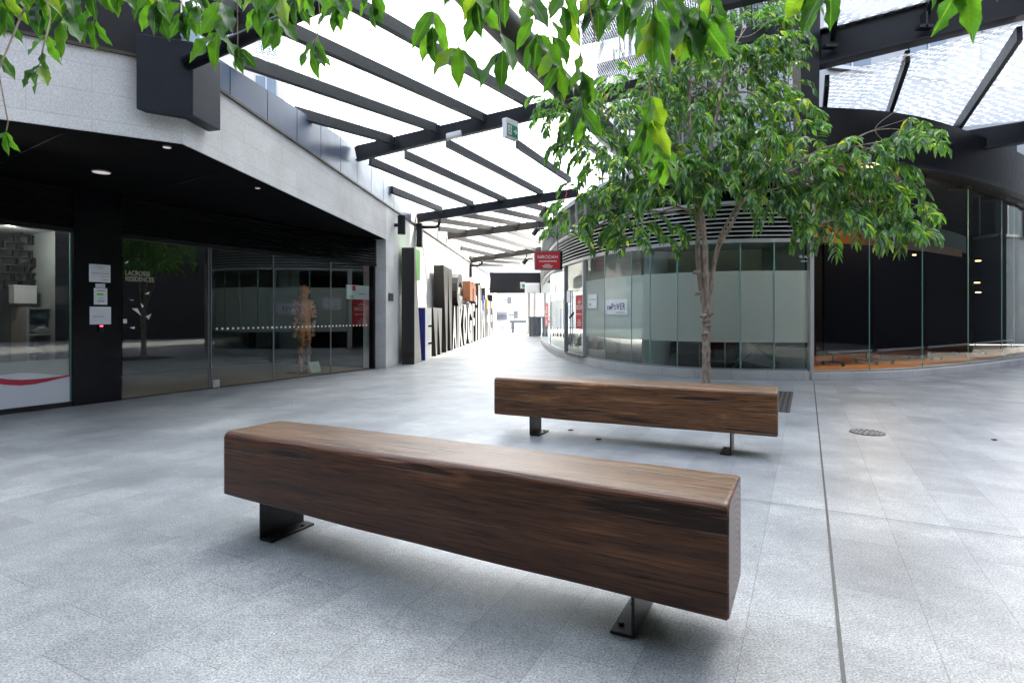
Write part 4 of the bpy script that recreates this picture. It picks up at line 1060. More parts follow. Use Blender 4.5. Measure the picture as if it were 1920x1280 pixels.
for q in pp[1:]:
    part('glass_fin', lambda m: m.box(q+V((-.05*q.x/q.y*0, .12, (ZPV+.15)/2)), .018, .24, ZPV-.15, V((1, 0, 0)).lerp(V((q.y, -q.x, 0)).normalized(), 1), V((q.x, q.y, 0)).normalized()), M_edge, pv)
    part('fin_clamp', lambda m: m.bar(q+V((-.02, 0, ZPV-.05)), q+V((-.32, .25, ZPV-.03)), .04, .05), M_blackslat, pv)
ofc = offset(dpc, -.12)
part('eaves_fascia', lambda m: m.wallstrip(ofc, offset(dpc, .5), ZPV+.02, 4.75), M_blackpanel, pv)
part('gutter_edge', lambda m: m.wallstrip(offset(dpc, -.16), offset(dpc, -.122), ZPV-.02, ZPV+.04), M_steel, pv)
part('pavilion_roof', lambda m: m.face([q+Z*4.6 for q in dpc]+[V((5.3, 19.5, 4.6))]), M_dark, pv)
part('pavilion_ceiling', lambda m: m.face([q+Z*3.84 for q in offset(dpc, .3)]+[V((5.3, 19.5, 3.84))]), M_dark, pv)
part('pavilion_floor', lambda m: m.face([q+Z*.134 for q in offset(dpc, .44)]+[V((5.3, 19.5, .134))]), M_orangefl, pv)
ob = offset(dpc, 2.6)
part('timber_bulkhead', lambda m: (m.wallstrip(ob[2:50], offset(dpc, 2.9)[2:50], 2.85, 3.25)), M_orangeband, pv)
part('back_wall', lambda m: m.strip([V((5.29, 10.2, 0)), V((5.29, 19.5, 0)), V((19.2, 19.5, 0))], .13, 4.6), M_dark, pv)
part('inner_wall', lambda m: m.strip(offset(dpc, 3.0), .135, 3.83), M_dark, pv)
part('upper_glazing', lambda m: m.strip(offset(dpc, 2.75), 3.25, 3.83), simple('bluegrey_wall', (.15, .19, .21), .5), pv)
# black screens on wheeled frames
scp = offset(dpc, 1.15)
ss = [poly_px(scp, px) for px in (1545, 1640, 1735, 1822, 1900)]
labs = ['leftmost tall black screen on wheels behind the pavilion glass', 'second tall black screen from the left behind the pavilion glass', 'third tall black screen from the left behind the pavilion glass', 'rightmost tall black screen behind the pavilion glass']
for i, (a, b) in enumerate(zip(ss, ss[1:])):
    r = (b-a).normalized(); n = V((r.y, -r.x, 0)); c = (a+b)/2
    e = empty('mobile_screen', (c.x, c.y, .13), labs[i], 'screen', 'black screens on wheels in the pavilion')
    part('fabric_panel', lambda m: m.box(c+Z*1.515, (b-a).length+.04, .05, 2.13, r, n), M_screen, e)
    part('base_rail', lambda m: m.bar(a+r*.1+Z*.41, b-r*.1+Z*.41, .04, .04), M_alug, e)
    for s in (a+r*.25, b-r*.25):
        part('caster', lambda m: (m.tube([s+Z*.40, s+Z*.2], .015, 6), m.bar(s+n*.25+Z*.21, s-n*.25+Z*.21, .03, .03), m.tube([s+n*.22+Z*.17-r*.015, s+n*.22+Z*.17+r*.015], .035, 10), m.tube([s-n*.22+Z*.17-r*.015, s-n*.22+Z*.17+r*.015], .035, 10)), M_iron, e)
for i, (px, py) in enumerate(((1580, 489), (1712, 478), (1834, 489), (1832, 530), (1834, 548))):
    q = P(px, py, 12.6 if px < 1800 else 13.5)
    one('pavilion_light', lambda m: m.box(q, .10, .05, .02), M_lit, ['small lit lamp over the leftmost screen', 'small lit lamp over the second screen', 'upper lit lamp beside the rightmost screen', 'middle lit strip beside the rightmost screen', 'lowest lit strip beside the rightmost screen'][i], 'light', 'small warm lamps in the pavilion')
q = V((8.5, 13.0, 3.6))
ll = bpy.data.lights.new('pavilion_lamp', 'POINT'); ll.energy = 19; ll.color = (1, .72, .45); ll.shadow_soft_size = .3
lo = bpy.data.objects.new('pavilion_lamp', ll); SC.collection.objects.link(lo); lo.location = V((7.3, 11.5, 3.2))
# ================================================================= RIGHT CANOPY
rc = empty('plaza_canopy', (7, 10, 5), 'black steel and dotted glass roof on the right side of the plaza', 'canopy')
bL = P(1530, 95, 9.75); bR = P(1925, -8, 8.3); bd = (bR-bL).normalized()
def big(m):
    a, b = bL-bd*.25, bR+bd*2.5
    m.bar(a, b, .03, .58); m.bar(a-Z*.29, b-Z*.29, .26, .035); m.bar(a+Z*.29, b+Z*.29, .22, .03)
part('main_beam', big, M_steel, rc, bevel=.004)
cL = P(1535, 252, 12.2); cR = P(1925, 246, 11.6)
e1 = P(1790, 268, 11.9); e2 = P(1930, 246, 11.3); ed = (e2-e1).normalized()
part('edge_beam', lambda m: (m.bar(e1-ed*.05, e2+ed*3, .05, .42), m.bar(e1-ed*.05-Z*.21, e2+ed*3-Z*.21, .2, .03)), M_steel, rc, bevel=.004)
part('edge_beam', lambda m: m.bar(P(1545, 258, 12.1), e1, .12, .62), M_blackpanel, rc)
# glass between them, then continuing up over the main beam
gu0, gu1 = bL+Z*.02, bR+bd*1.6+Z*.02
def gq(pts):
    m = MB(); o_ = pts[0]; u = (pts[1]-pts[0]).normalized(); 
    m.face(pts, [((p_-o_).dot(u), (p_-o_).cross(u).length) for p_ in pts]); return m
gl_pts = [P(1548, 145, 9.85), P(1960, 28, 8.25), P(1960, 222, 11.2), P(1790, 239, 11.9), P(1553, 216, 12.1)]
gq(gl_pts).build('roof_glass', M_roofglass2, rc)
gl2 = [P(1548, 60, 9.7), P(1700, -60, 7.6), P(1990, -80, 6.6), P(1960, -35, 8.2), P(1730, 15, 8.95)]
gq([P(1545, 62, 9.7), P(1960, -50, 8.2), P(2000, -420, 5.2), P(1560, -520, 6.0)]).build('roof_glass', M_roofglass2, rc)
def rr_(a, b, Ya, Yb, h_=.22):
    q0, q1 = P(*a, Ya), P(*b, Yb); part('rafter', lambda m: (m.bar(q0-Z*.1, q1-Z*.1, .07, h_)), M_steel, rc)
rr_((1702, 95), (1653, 245), 9.3, 12.1); rr_((1912, 50), (1785, 245), 8.4, 11.9); rr_((1551, 140), (1541, 250), 9.8, 12.1, .2)
rr_((1560, 60), (1640, -500), 9.7, 5.5); rr_((1736, 10), (1830, -250), 9.0, 6.6); rr_((2060, -10), (1925, 225), 7.8, 11.3)
part('beam_bracket', lambda m: (m.box(P(1733, 52, 8.8), .22, .12, .05), m.box(P(1733, 40, 8.8), .03, .12, .25)), M_steel, rc)
part('beam_bracket', lambda m: m.box(P(1556, 88, 9.5), .2, .12, .05), M_steel, rc)
colx = P(1511, 200, 9.75)
one('steel_column', lambda m: m.tube([V((colx.x, colx.y, 3.0)), V((colx.x, colx.y, 7.4))], [.155, .185], 24) if False else m.mesh(
    [V((colx.x+sx*w_, colx.y+sy*.15, z)) for z, w_ in ((3.86, .14), (7.6, .19)) for sx, sy in ((-1, -1), (1, -1), (1, 1), (-1, 1))],
    [(0, 3, 2, 1), (4, 5, 6, 7), (0, 1, 5, 4), (1, 2, 6, 5), (2, 3, 7, 6), (3, 0, 4, 7)]), M_steel, 'thick dark steel column rising through the tree crown to the roof', 'column', bevel=.01)
one('overhead_cable', lambda m: m.tube([P(1690, 168, 11.0), P(1800, 150, 10.4), P(1925, 122, 9.6)], .006, 5), M_steel, 'thin dark cable crossing the dotted glass roof', 'cable')
# beams behind the tree top
one('link_beam', lambda m: (m.bar(P(1090, 60, 8.4), P(1500, -40, 8.0), .1, .3), m.bar(P(1090, 60, 8.4)-Z*.15, P(1500, -40, 8.0)-Z*.15, .2, .02)), M_steel, 'upper dark beam crossing behind the top of the tree', 'roof beam')
one('link_beam', lambda m: m.bar(P(1120, 135, 9.9), P(1500, 45, 9.6), .1, .24), M_steel, 'lower dark beam crossing behind the top of the tree', 'roof beam')
one('cross_tie', lambda m: m.bar(P(1060, 190, 10.2), P(1290, 480, 9.9)*0+P(1240, 330, 12.0), .12, .2), M_steel_brown_lit, 'sloping dark tie beam half hidden by the left of the crown', 'roof beam')

# ================================================================= TOWERS AND STREET END
def tower(name, poly, z0, z1, mat, label, floor=3.0, wins=True):
    e = empty(name, (poly[0][0], poly[0][1], 0), label, 'building')
    part('facade', lambda m: m.prism(poly, z0, z1), mat, e)
    if wins:
        got = 0
        for i in range(len(poly)):
            a, b = V((*poly[i], 0)), V((*poly[(i+1) % len(poly)], 0)); L = (b-a).length; d_ = (b-a).normalized(); n = V((d_.y, -d_.x, 0))
            if n.dot(-(a+b)/2) < 0: continue
            k = int(L/2.2)
            for j in range(k):
                x = (j+.5)*L/k; z = max(z0, 3)+1.2
                while z < min(z1, 22)-1.5 and got < 95:
                    c = a+d_*x+Z*(z+.7)
                    w_ = part('window', lambda m: m.box(c+n*.02, 1.3, .06, 1.5, d_, n), M_towerwin, e)
                    part('frame', lambda m: (m.box(c+n*.03-Z*.8, 1.5, .16, .10, d_, n), m.box(c+n*.06, .05, .03, 1.5, d_, n)), M_alu, w_); z += floor; got += 1
    return e
tower('apartment_tower', [(3.2, 14.8), (16, 17.5), (16, 25), (3.4, 23)], 4.0, 34, simple('grey_facade', (.46, .46, .47), .6, 0, .1, .8), 'pale grey tower rising behind the tree and curved shop')
tower('office_tower', [(21, 16), (34, 10), (40, 20), (28, 28)], 0, 30, simple('bluegrey_tower', (.16, .19, .22), .4, .1, .1, .8), 'grey-blue tower seen through the dotted glass on the right')
tower('left_tower', [(-40, 30), (-16, 40), (-16, 60), (-40, 60)], 0, 40, M_tower, 'pale high building seen faintly through the glass roof at left')
tower('rear_building', [(-30, -22), (30, -22), (30, -14), (-30, -14)], 0, 20, simple('rear_render', (.02, .02, .023), .6, 0, .1, .5), 'dark building closing the plaza behind the camera', wins=False)
rb_ = [o for o in SC.collection.objects if o.name == 'rear_building'][0]
part('added_shade_slab', lambda m: m.box((0, -7.6, 5.4), 26, 13, .3), M_steel, rb_)  # unseen slab added to block sky behind, so light comes from ahead
tower('rear_side_building', [(17, -14), (26, -14), (26, 13.5), (17, 13.5)], 0, 9, simple('rear_render2', (.02, .02, .023), .6, 0, .1, .5), 'dark building on the right-hand side of the plaza outside the view', wins=False)
tower('left_side_building', [(-20, -14), (-11, -14), (-11, 1), (-20, 1)], 0, 9, simple('rear_render3', (.02, .02, .023), .6, 0, .1, .5), 'dark building on the left-hand side of the plaza outside the view', wins=False)
# planes far end
e = tower('street_building', [(-14, 52), (14, 52), (14, 60), (-14, 60)], 0, 9, M_street, 'sunlit pale building across the street at the end of the lane', wins=False)
for x, z, w_, h_ in ((-2.6, 3.6, .5, .9), (-1.2, 3.6, .5, .9), (.6, 3.6, .5, .9), (2.6, 3.6, .5, .9)):
    part('window', lambda m: m.box((x, 51.96, z), w_, .06, h_), simple('pale_window', (.4, .42, .44), .3), e)
st = MB(); st.face([(-40, 36, .004), (40, 36, .004), (40, 50, .004), (-40, 50, .004)]); tag(st.build('road', M_asphalt), kind='structure')
def planter(c, label, n=4):
    e = empty('planter', tuple(c), label, 'planter')
    part('planter_body', lambda m: [m.box(c+V((i*.17-.25, 0, .5)), .15, .5, 1.0) for i in range(n)] and None, M_bin, e)
    part('planter_rim', lambda m: m.box(c+Z*1.02, .75, .56, .06), M_bin, e)
planter(V((1.25, 31, 0)), 'slatted grey planter box standing by the right pillar at the lane end')
c = V((.55, 36, 0))
e = empty('street_bench', tuple(c), 'small grey bench far away at the open end of the lane', 'bench')
part('seat', lambda m: m.box(c+Z*.72, 1.4, .4, .14), M_bin, e); part('leg', lambda m: m.box(c+V((-.5, 0, .33)), .18, .3, .65), M_bin, e)
part('leg', lambda m: m.box(c+V((.5, 0, .33)), .18, .3, .65), M_bin, e)
for x, y, lab in ((1.0, 34, 'pale round pillar left of two at the lane end'), (1.35, 34.6, 'pale round pillar right of two at the lane end')):
    one('round_pillar', lambda m: m.tube([V((x, y, 0)), V((x, y, 3.2))], .14, 16), M_alu, lab, 'pillar', 'pillars at the lane end')
for px, py, lab in ((955, 563, 'upper small dark bracket sign at the lane end'), (967, 590, 'lower small dark bracket sign at the lane end')):
    q = P(px, py, 40); one('street_sign', lambda m: (m.box(q, .3, .05, .5), m.box(q+V((-.3, 0, 0)), .4, .04, .08)), M_bin, lab, 'sign', 'small signs at the lane end')
for px, y0, y1, lab in ((939, 587, 592, 'upper grey window grille across the street'), (939, 594, 598, 'lower grey window grille across the street')):
    q = P(px, (y0+y1)/2, 51.8); one('window_grille', lambda m: [m.box(q+V((0, 0, .1*k)), 1.1, .06, .05) for k in range(-1, 3)] and None, M_bin, lab, 'grille', 'grilles across the street')

# ================================================================= BENCHES
def bench(FL, ang, L, wd, ztop_, zb0, zb1, mat, label, legs, seed, end_mat):
    D = V((math.cos(ang), -math.sin(ang), 0)); Aq = V((math.sin(ang), math.cos(ang), 0))
    e = bpy.data.objects.new('timber_bench', None); SC.collection.objects.link(e); e.location = FL; e.rotation_euler = (0, 0, -ang); e['_local'] = 1
    tag(e, label, 'bench', 'timber log benches'); rnd = random.Random(seed)
    # beam: section rounded more on the front top edge; x along, y across, z up
    m = MB(); nx = 60
    prof = []
    def arc(cx, cz, r, a0, a1, k=5):
        for i in range(k+1):
            a = math.radians(a0+(a1-a0)*i/k); prof.append((cx, cz, r*math.cos(a), r*math.sin(a)))
    rf, rb, rl = .036, .012, .014
    arc(rl, 0, rl, 180, 270); arc(wd-rl, 0, rl, 270, 360); arc(wd-rb, 1, rb, 0, 90, 4); arc(rf, 1, rf, 90, 180, 6)
    ph = [rnd.uniform(0, 6) for _ in range(8)]
    xs = [0, .008]+[.02+(L-.04)*i/(nx-1) for i in range(nx)]+[L-.008, L]
    rings = []
    for i, x in enumerate(xs):
        t = x/L; zb = zb0+(zb1-zb0)*t+.003*math.sin(t*5+ph[0])+.001*math.sin(t*21+ph[1])
        zt_ = ztop_+.003*math.sin(t*4+ph[2])+.0006*math.sin(t*19+ph[3])
        yo = .004*math.sin(t*4+ph[4])+.0005*math.sin(t*23+ph[5]); sw = 1+.02*math.sin(t*9+ph[6]); ins = .006 if i in (0, len(xs)-1) else 0
        ring = []
        for (cx, cz, dx, dz) in prof:
            wob = 1
            z = (zb+rl+dz if cz == 0 else zt_-(rf if cx < .1 else rb)+dz*wob)
            y = cx+dx+yo
            if ins: y += ins*(1 if y < wd/2 else -1); z += ins*(1 if z < (zb+zt_)/2 else -1)
            ring.append(V((x, y, z)))
        rings.append(ring)
    n = len(prof); base = len(m.v)
    for r in rings: m.v += r
    for i in range(len(rings)-1):
        for k in range(n):
            k2 = (k+1) % n; m.f.append([base+i*n+k, base+(i+1)*n+k, base+(i+1)*n+k2, base+i*n+k2]); m.uv.append(None); m.mi.append(0)
    m.f.append([base+k for k in range(n)]); m.uv.append(None); m.mi.append(1)
    m.f.append([base+(len(rings)-1)*n+k for k in range(n)][::-1]); m.uv.append(None); m.mi.append(1)
    o = m.build('beam', [mat, end_mat], e, smooth=True)
    for p_ in o.data.polygons:
        if p_.material_index == 1: p_.use_smooth = False
    for lx, sgn in legs:
        zb = zb0+(zb1-zb0)*lx/L
        m = MB(); y0, y1 = .05, wd-.04; yc, yw = (y0+y1)/2, y1-y0
        m.box((lx, yc, zb/2+.006), .012, yw, zb); m.box((lx+sgn*.042, yc, .007), .085, yw, .012); m.box((lx+sgn*.042, yc, zb+.002), .085, yw, .012)
        lg = m.build('leg', M_legst, e, bevel=.002)
        m = MB()
        for yy in (y0+.06, y1-.06): m.tube([(lx+sgn*.06, yy, .012), (lx+sgn*.06, yy, .022)], .011, 6)
        bo = m.build('anchor_bolt', M_iron, lg)
    return e
def endgrain():
    m, nt, nd, L, b = newmat('end_grain')
    tc = N(nt, 'TexCoord'); wv = N(nt, 'TexWave', wave_type='RINGS', rings_direction='X', i_Scale=14.0, i_Distortion=1.6, i_Detail=2.0); mpe = N(nt, 'Mapping'); mpe.inputs['Location'].default_value = (0, -.10, .05); L.new(tc.outputs['Object'], mpe.inputs[0]); L.new(mpe.outputs[0], wv.inputs['Vector'])
    r = ramp(nt, [(.0, (.13, .11, .11)), (.6, (.17, .15, .15)), (1, (.20, .18, .175))]); L.new(wv.outputs['Fac'], r.inputs[0])
    vo = N(nt, 'TexVoronoi', feature='DISTANCE_TO_EDGE', i_Scale=5.0); mp = N(nt, 'Mapping'); mp.inputs['Scale'].default_value = (0, 1.6, .6); L.new(tc.outputs['Object'], mp.inputs[0]); L.new(mp.outputs[0], vo.inputs['Vector'])
    rk = ramp(nt, [(0, (.25, .22, .2)), (.015, (1, 1, 1))]); L.new(vo.outputs['Distance'], rk.inputs[0])
    mx = N(nt, 'Mix', data_type='RGBA', blend_type='MULTIPLY'); mx.inputs['Factor'].default_value = .8; L.new(r.outputs[0], mx.inputs['A']); L.new(rk.outputs[0], mx.inputs['B'])
    L.new(mx.outputs['Result'], b.inputs['Base Color']); b.inputs['Roughness'].default_value = .55; return m
M_end = endgrain()
bench(V((-1.504, 2.961, 0)), ANG, 2.476, .37, .545, .215, .161, M_wood1, 'large dark brown timber beam bench in the foreground', ((.22, 1), (2.15, -1)), 11, M_end)
bench(V((-.175, 5.53, 0)), math.radians(25.6), 2.50, .36, .545, .185, .19, M_wood2, 'lighter orange-brown timber beam bench behind, before the tree', ((.36, 1), (2.15, -1)), 12, M_end)

# ================================================================= GROUND FITTINGS
tr_u = .46*2.83+.888*8.3; tr_v = .888*2.83-.46*8.3
def uv3(u, v, z=0): return A*u+B*v+Z*z
gv1 = (.888*4.18-.46*8.46); gu1_ = .46*4.18+.888*8.46
e = empty('tree_grate', tuple(uv3(gu1_-1.0, gv1-.6, 0)), 'dark slotted metal tree grate behind the right end of the second bench', 'grate')
part('grate_frame', lambda m: m.box(uv3(gu1_-1.0, gv1-.62, .004), 2.0, 1.24, .008, A, B), M_iron, e)
def slots(m):
    for i in range(22):
        for j in range(20):
            u = gu1_-1.93+i*.089; v = gv1-1.18+j*.06
            m.box(uv3(u, v, .0085), .06, .022, .003, A, B)
part('grate_slots', slots, M_slot, e)
q = G(1626, 811)
e = empty('manhole_cover', tuple(q), 'small round patterned metal cover set in the paving on the right', 'manhole cover')
part('cover_plate', lambda m: m.tube([q+Z*.001, q+Z*.007], .155, 40), M_manhole, e)
def mh(m):
    for rr in (.14, .105, .07, .035):
        n = int(rr*130)
        for k in range(n):
            a = 2*math.pi*k/n; m.box(q+V((rr*math.cos(a), rr*math.sin(a), .008)), .010, .02 if rr < .12 else .024, .003, V((math.cos(a), math.sin(a), 0)), V((-math.sin(a), math.cos(a), 0)))
part('cover_studs', mh, M_iron, e)
# fallen leaves
for i, (px, py, lab) in enumerate(((1070, 807, 'small curled brown leaf fallen under the second bench'), (1122, 824, 'greenish fallen leaf on the paving below the second bench'), (1864, 825, 'dark fallen leaf lying alone at the far right of the plaza'), (548, 757, 'tiny pale scrap by the left shopfront base'))):
    q = G(px, py); s = .017
    def lf(m):
        pts = [q+V((s*math.cos(a)*1.8, s*math.sin(a)*.8, .006+.008*math.sin(a*3))) for a in [k*math.pi/4 for k in range(8)]]; m.face(pts)
    one('fallen_leaf', lf, simple('dead_leaf%d' % i, ((.10, .05, .02), (.08, .09, .03), (.04, .03, .02), (.5, .5, .5))[i], .7), lab, 'leaf', 'fallen leaves on the paving')

# ================================================================= TREES
def leaf_simple(m, p, d, up, L, W, uv=False, fold=.25, wave=0, ph=0):
    """a small folded leaf: 2 x 2 quads"""
    side = d.cross(up); 
    if side.length < 1e-4: side = d.cross(V((1, 0, 0)))
    side.normalize(); nn = side.cross(d).normalized()
    i = len(m.v)
    tip = d*L-Z*L*.12
    m.v += [p, p+d*L*.35+nn*0, p+d*L*.72-Z*L*.04, p+tip,
            p+d*L*.33+side*W*.5+nn*W*fold, p+d*L*.70+side*W*.36+nn*W*fold-Z*L*.04, p+d*L*.33-side*W*.5+nn*W*fold, p+d*L*.70-side*W*.36+nn*W*fold-Z*L*.04]
    for f in ((0, 4, 1), (1, 4, 5, 2), (2, 5, 3), (0, 1, 6), (1, 2, 7, 6), (2, 3, 7)):
        m.f.append([i+k for k in f]); m.uv.append(None); m.mi.append(0)
def rv(r): return V((r.gauss(0, 1), r.gauss(0, 1), r.gauss(0, 1))).normalized()
def twig(m, tw, p, d, r, n, L, W, droop=.10):
    """pinnate spray of leaflets along an arching, drooping stalk"""
    pts = [p]; q = p.copy(); dd = d.copy()
    for k in range(n):
        dd = (dd-Z*droop*(1+k*.25)).normalized(); q = q+dd*L*.30; pts.append(q.copy())
        sd = dd.cross(Z); sd = sd.normalized() if sd.length > .01 else V((1, 0, 0))
        for s in (-1, 1):
            if r.random() < .10: continue
            ld = (dd*.62+sd*s*.62-Z*r.uniform(.25, .9)+rv(r)*.14).normalized()
            leaf_simple(m, q, ld, (Z*.8+sd*s*.2+rv(r)*.3).normalized(), L*r.uniform(.82, 1.15), W*r.uniform(.85, 1.15))
    leaf_simple(m, q, (dd-Z*.3).normalized(), (Z+rv(r)*.3).normalized(), L, W)
    if tw is not None: tw.tube(pts, [.004]+[.002]*(len(pts)-1), 3, False)
def limb(m, pts, r0, r1, n=8):
    c = catmull([V(p) for p in pts], 6); k = len(c); m.tube(c, [r0+(r1-r0)*i/(k-1) for i in range(k)], n)
tb_ = V((2.83, 8.3, 0))
tree = empty('plaza_tree', tuple(tb_), 'leafy tree with drooping glossy leaves and split trunk beside the second bench', 'tree')
def tp_(px, py, Y): return P(px, py, Y)
rt = random.Random(21)
BL = [(1120, 265, 8.3, 85, 70, 26), (1065, 205, 8.1, 55, 30, 12), (1120, 400, 8.6, 80, 42, 20), (1065, 452, 9.0, 34, 16, 5), (1195, 430, 8.3, 80, 42, 22), (1240, 340, 7.9, 95, 75, 34), (1300, 245, 8.3, 100, 70, 30),
      (1400, 310, 8.1, 110, 70, 38), (1350, 160, 8.8, 110, 75, 40), (1510, 320, 8.1, 110, 58, 40), (1610, 350, 8.0, 95, 52, 38), (1695, 420, 7.9, 48, 44, 22), (1580, 430, 8.0, 75, 34, 20), (1725, 265, 7.8, 45, 22, 14), (1640, 285, 7.9, 60, 25, 10),
      (1450, 235, 8.6, 75, 50, 24), (1445, 375, 8.2, 50, 40, 12), (1200, 190, 8.5, 85, 60, 28), (1400, 70, 9.2, 110, 80, 36), (1270, 90, 9.0, 90, 80, 30), (1330, 330, 8.8, 90, 60, 20), (1170, 330, 8.8, 70, 60, 16), (1520, 400, 8.4, 50, 40, 10), (1460, 130, 9.4, 50, 80, 24)]
cm = MB(); tw = MB(); centres = []
for (px, py, Y, rx, ry, n) in BL:
    centres.append(P(px, py-ry*.25, Y))
    for k in range(int(n*1.35)):
        a = rt.uniform(0, 2*math.pi); rr = math.sqrt(rt.random())
        p = P(px+rx*rr*math.cos(a), py-18+ry*rr*math.sin(a), Y+rt.uniform(-.55, .55))
        c0 = P(px, py+20, Y)
        d = (p-c0); d.z *= .3; d = (d.normalized()*.8+rv(rt)*.4+V((0, 0, .25))).normalized()
        twig(cm, tw, p-d*.12, d, rt, rt.randint(6, 10), .148, .053, .13)
cm.build('crown', M_leaf, tree); tag(tw.build('twigs', M_bark, tree), kind='stuff')
# trunk: lower bole that splits in two leaders, with knobbly nodes
def trunk(m):
    b0 = tb_
    bole = [b0, tp_(1324, 690, 8.3), tp_(1324, 640, 8.3), tp_(1325, 600, 8.3), tp_(1327, 575, 8.3)]
    c = catmull(bole, 8); k = len(c)
    rad = [.056+.03*math.exp(-i*.5)+(.010 if i % 5 == 3 else 0) for i in range(k)]; m.tube(c, rad, 14)
    limb(m, [tp_(1325, 590, 8.3), tp_(1316, 545, 8.32), tp_(1309, 480, 8.35), tp_(1308, 400, 8.4), tp_(1298, 300, 8.4), tp_(1292, 180, 8.5), tp_(1300, 60, 8.8)], .050, .02)
    limb(m, [tp_(1326, 585, 8.3), tp_(1324, 520, 8.25), tp_(1320, 440, 8.2), tp_(1316, 370, 8.25), tp_(1330, 290, 8.3), tp_(1350, 180, 8.5), tp_(1370, 60, 8.8)], .048, .018)
    limb(m, [tp_(1328, 580, 8.3), tp_(1334, 530, 8.3), tp_(1345, 470, 8.3), tp_(1372, 420, 8.3), tp_(1400, 370, 8.25), tp_(1460, 330, 8.15)], .040, .016)
    limb(m, [tp_(1330, 560, 8.35), tp_(1338, 500, 8.5), tp_(1352, 440, 8.6), tp_(1385, 380, 8.7), tp_(1440, 270, 8.8)], .032, .014)
    for px, py in ((1325, 601), (1319, 592), (1332, 589), (1323, 625), (1329, 610), (1309, 550), (1306, 510)):
        q = tp_(px, py, 8.25); m.tube([q-V((.05, .0, .01)), q, q+V((.045, -.02, .012))], [.016, .034, .016], 8)
part('trunk', trunk, M_bark, tree, smooth=True)
def branches(m):
    src = [tp_(1308, 400, 8.4), tp_(1298, 300, 8.4), tp_(1316, 370, 8.25), tp_(1350, 180, 8.5), tp_(1400, 370, 8.25), tp_(1460, 330, 8.15)]
    for c in centres:
        s = min(src, key=lambda q: (q-c).length); mid = (s+c)/2+V((0, 0, .18))+rv(rt)*.08
        limb(m, [s, mid, c], .020, .006, 6)
        for k in range(3):
            q = c+rv(rt)*.5; limb(m, [mid.lerp(c, .5), (mid+q)/2, q], .008, .003, 5)
    limb(m, [tp_(1400, 370, 8.25), tp_(1520, 330, 8.1), tp_(1600, 262, 8.0), tp_(1660, 242, 7.9), tp_(1725, 250, 7.8)], .014, .005, 6)
part('branches', branches, M_bark, tree, smooth=True)

# climbing plant over the tower's lower face ---------------------------
clm = MB(); clt = MB(); rc_ = random.Random(5)
for k in range(2600):
    x = rc_.uniform(2.6, 7.2); z = rc_.uniform(4.1, 9.6)
    y = 14.0+.10*math.sin(x*3+z)-.35*abs(math.sin(x*1.7+z*1.3))*rc_.random()
    if math.sin(x*2.3+1)*math.sin(z*1.9+x) < -.55 and rc_.random() < .8: continue
    p = V((x, y, z))
    for j in range(3):
        leaf_simple(clm, p+rv(rc_)*.12, (rv(rc_)*.6-Z*.5+V((0, -.5, 0))).normalized(), (Z*.6+V((0, -.8, 0))+rv(rc_)*.4).normalized(), rc_.uniform(.11, .17), rc_.uniform(.06, .085))
for k in range(16):
    x = 2.8+k*.28; clt.tube([V((x+.15*math.sin(z*1.3+k), 14.15, z)) for z in (3.9, 5, 6, 7, 8, 9, 9.6)], .018, 5)
vn = empty('climbing_plant', (5, 14.1, 3.95), 'dense small-leaved climber covering the wall behind the tree top', 'climbing plant')
clm.build('foliage', M_leafb, vn); clt.build('stems', M_bark, vn)
part('trellis', lambda m: [m.box((x, 14.25, 6.8), .03, .03, 5.8) for x in (2.7, 3.8, 4.9, 6.0, 7.1)]+[m.box((4.9, 14.25, z), 4.6, .03, .03) for z in (4.5, 6, 7.5, 9)] and None, M_steel, vn)

# near tree overhead: trunk behind the camera, branches hanging into view ---------
nt_ = empty('overhanging_tree', (-1.6, -2.4, 0), 'near tree whose large backlit leaves hang into the top of the view', 'tree')
def nleaf(m, p, d, up, L, W, r):
    """detailed wavy leaf"""
    side = d.cross(up)
    if side.length < 1e-3: side = V((1, 0, 0))
    side.normalize(); nn = side.cross(d).normalized(); nl, nw = 9, 4; i0 = len(m.v); uvs = []
    ph, ph2 = r.uniform(0, 6), r.uniform(0, 6); curl = r.uniform(-.1, .35); tw_ = r.uniform(-.5, .5); wav = r.uniform(.03, .085)
    for a in range(nl+1):
        t = a/nl; wt = math.sin(math.pi*t**.92)**.72 if 0 < t < 1 else 0.0
        if t > .86: wt *= .62
        cs, sn = math.cos(tw_*t), math.sin(tw_*t); sd_ = side*cs+nn*sn; n2 = nn*cs-side*sn
        c = p+d*L*t-n2*L*curl*t*t*.5-Z*L*.06*t*t
        for b in range(nw+1):
            u = (b/nw-.5)*2
            q = c+sd_*(u*W*.5*wt*(1+.13*math.sin(t*17+ph+u*2)))+n2*(abs(u)*W*.22*wt+abs(u)*wav*L*math.sin(t*15+(ph if u > 0 else ph2))*wt)
            m.v.append(q); uvs.append((u, t))
    for a in range(nl):
        for b in range(nw):
            f = [i0+a*(nw+1)+b, i0+a*(nw+1)+b+1, i0+(a+1)*(nw+1)+b+1, i0+(a+1)*(nw+1)+b]
            m.f.append(f); m.uv.append([uvs[k-i0] for k in f]); m.mi.append(0)
nm = MB(); nb_ = MB(); rn = random.Random(99); TOPS = []
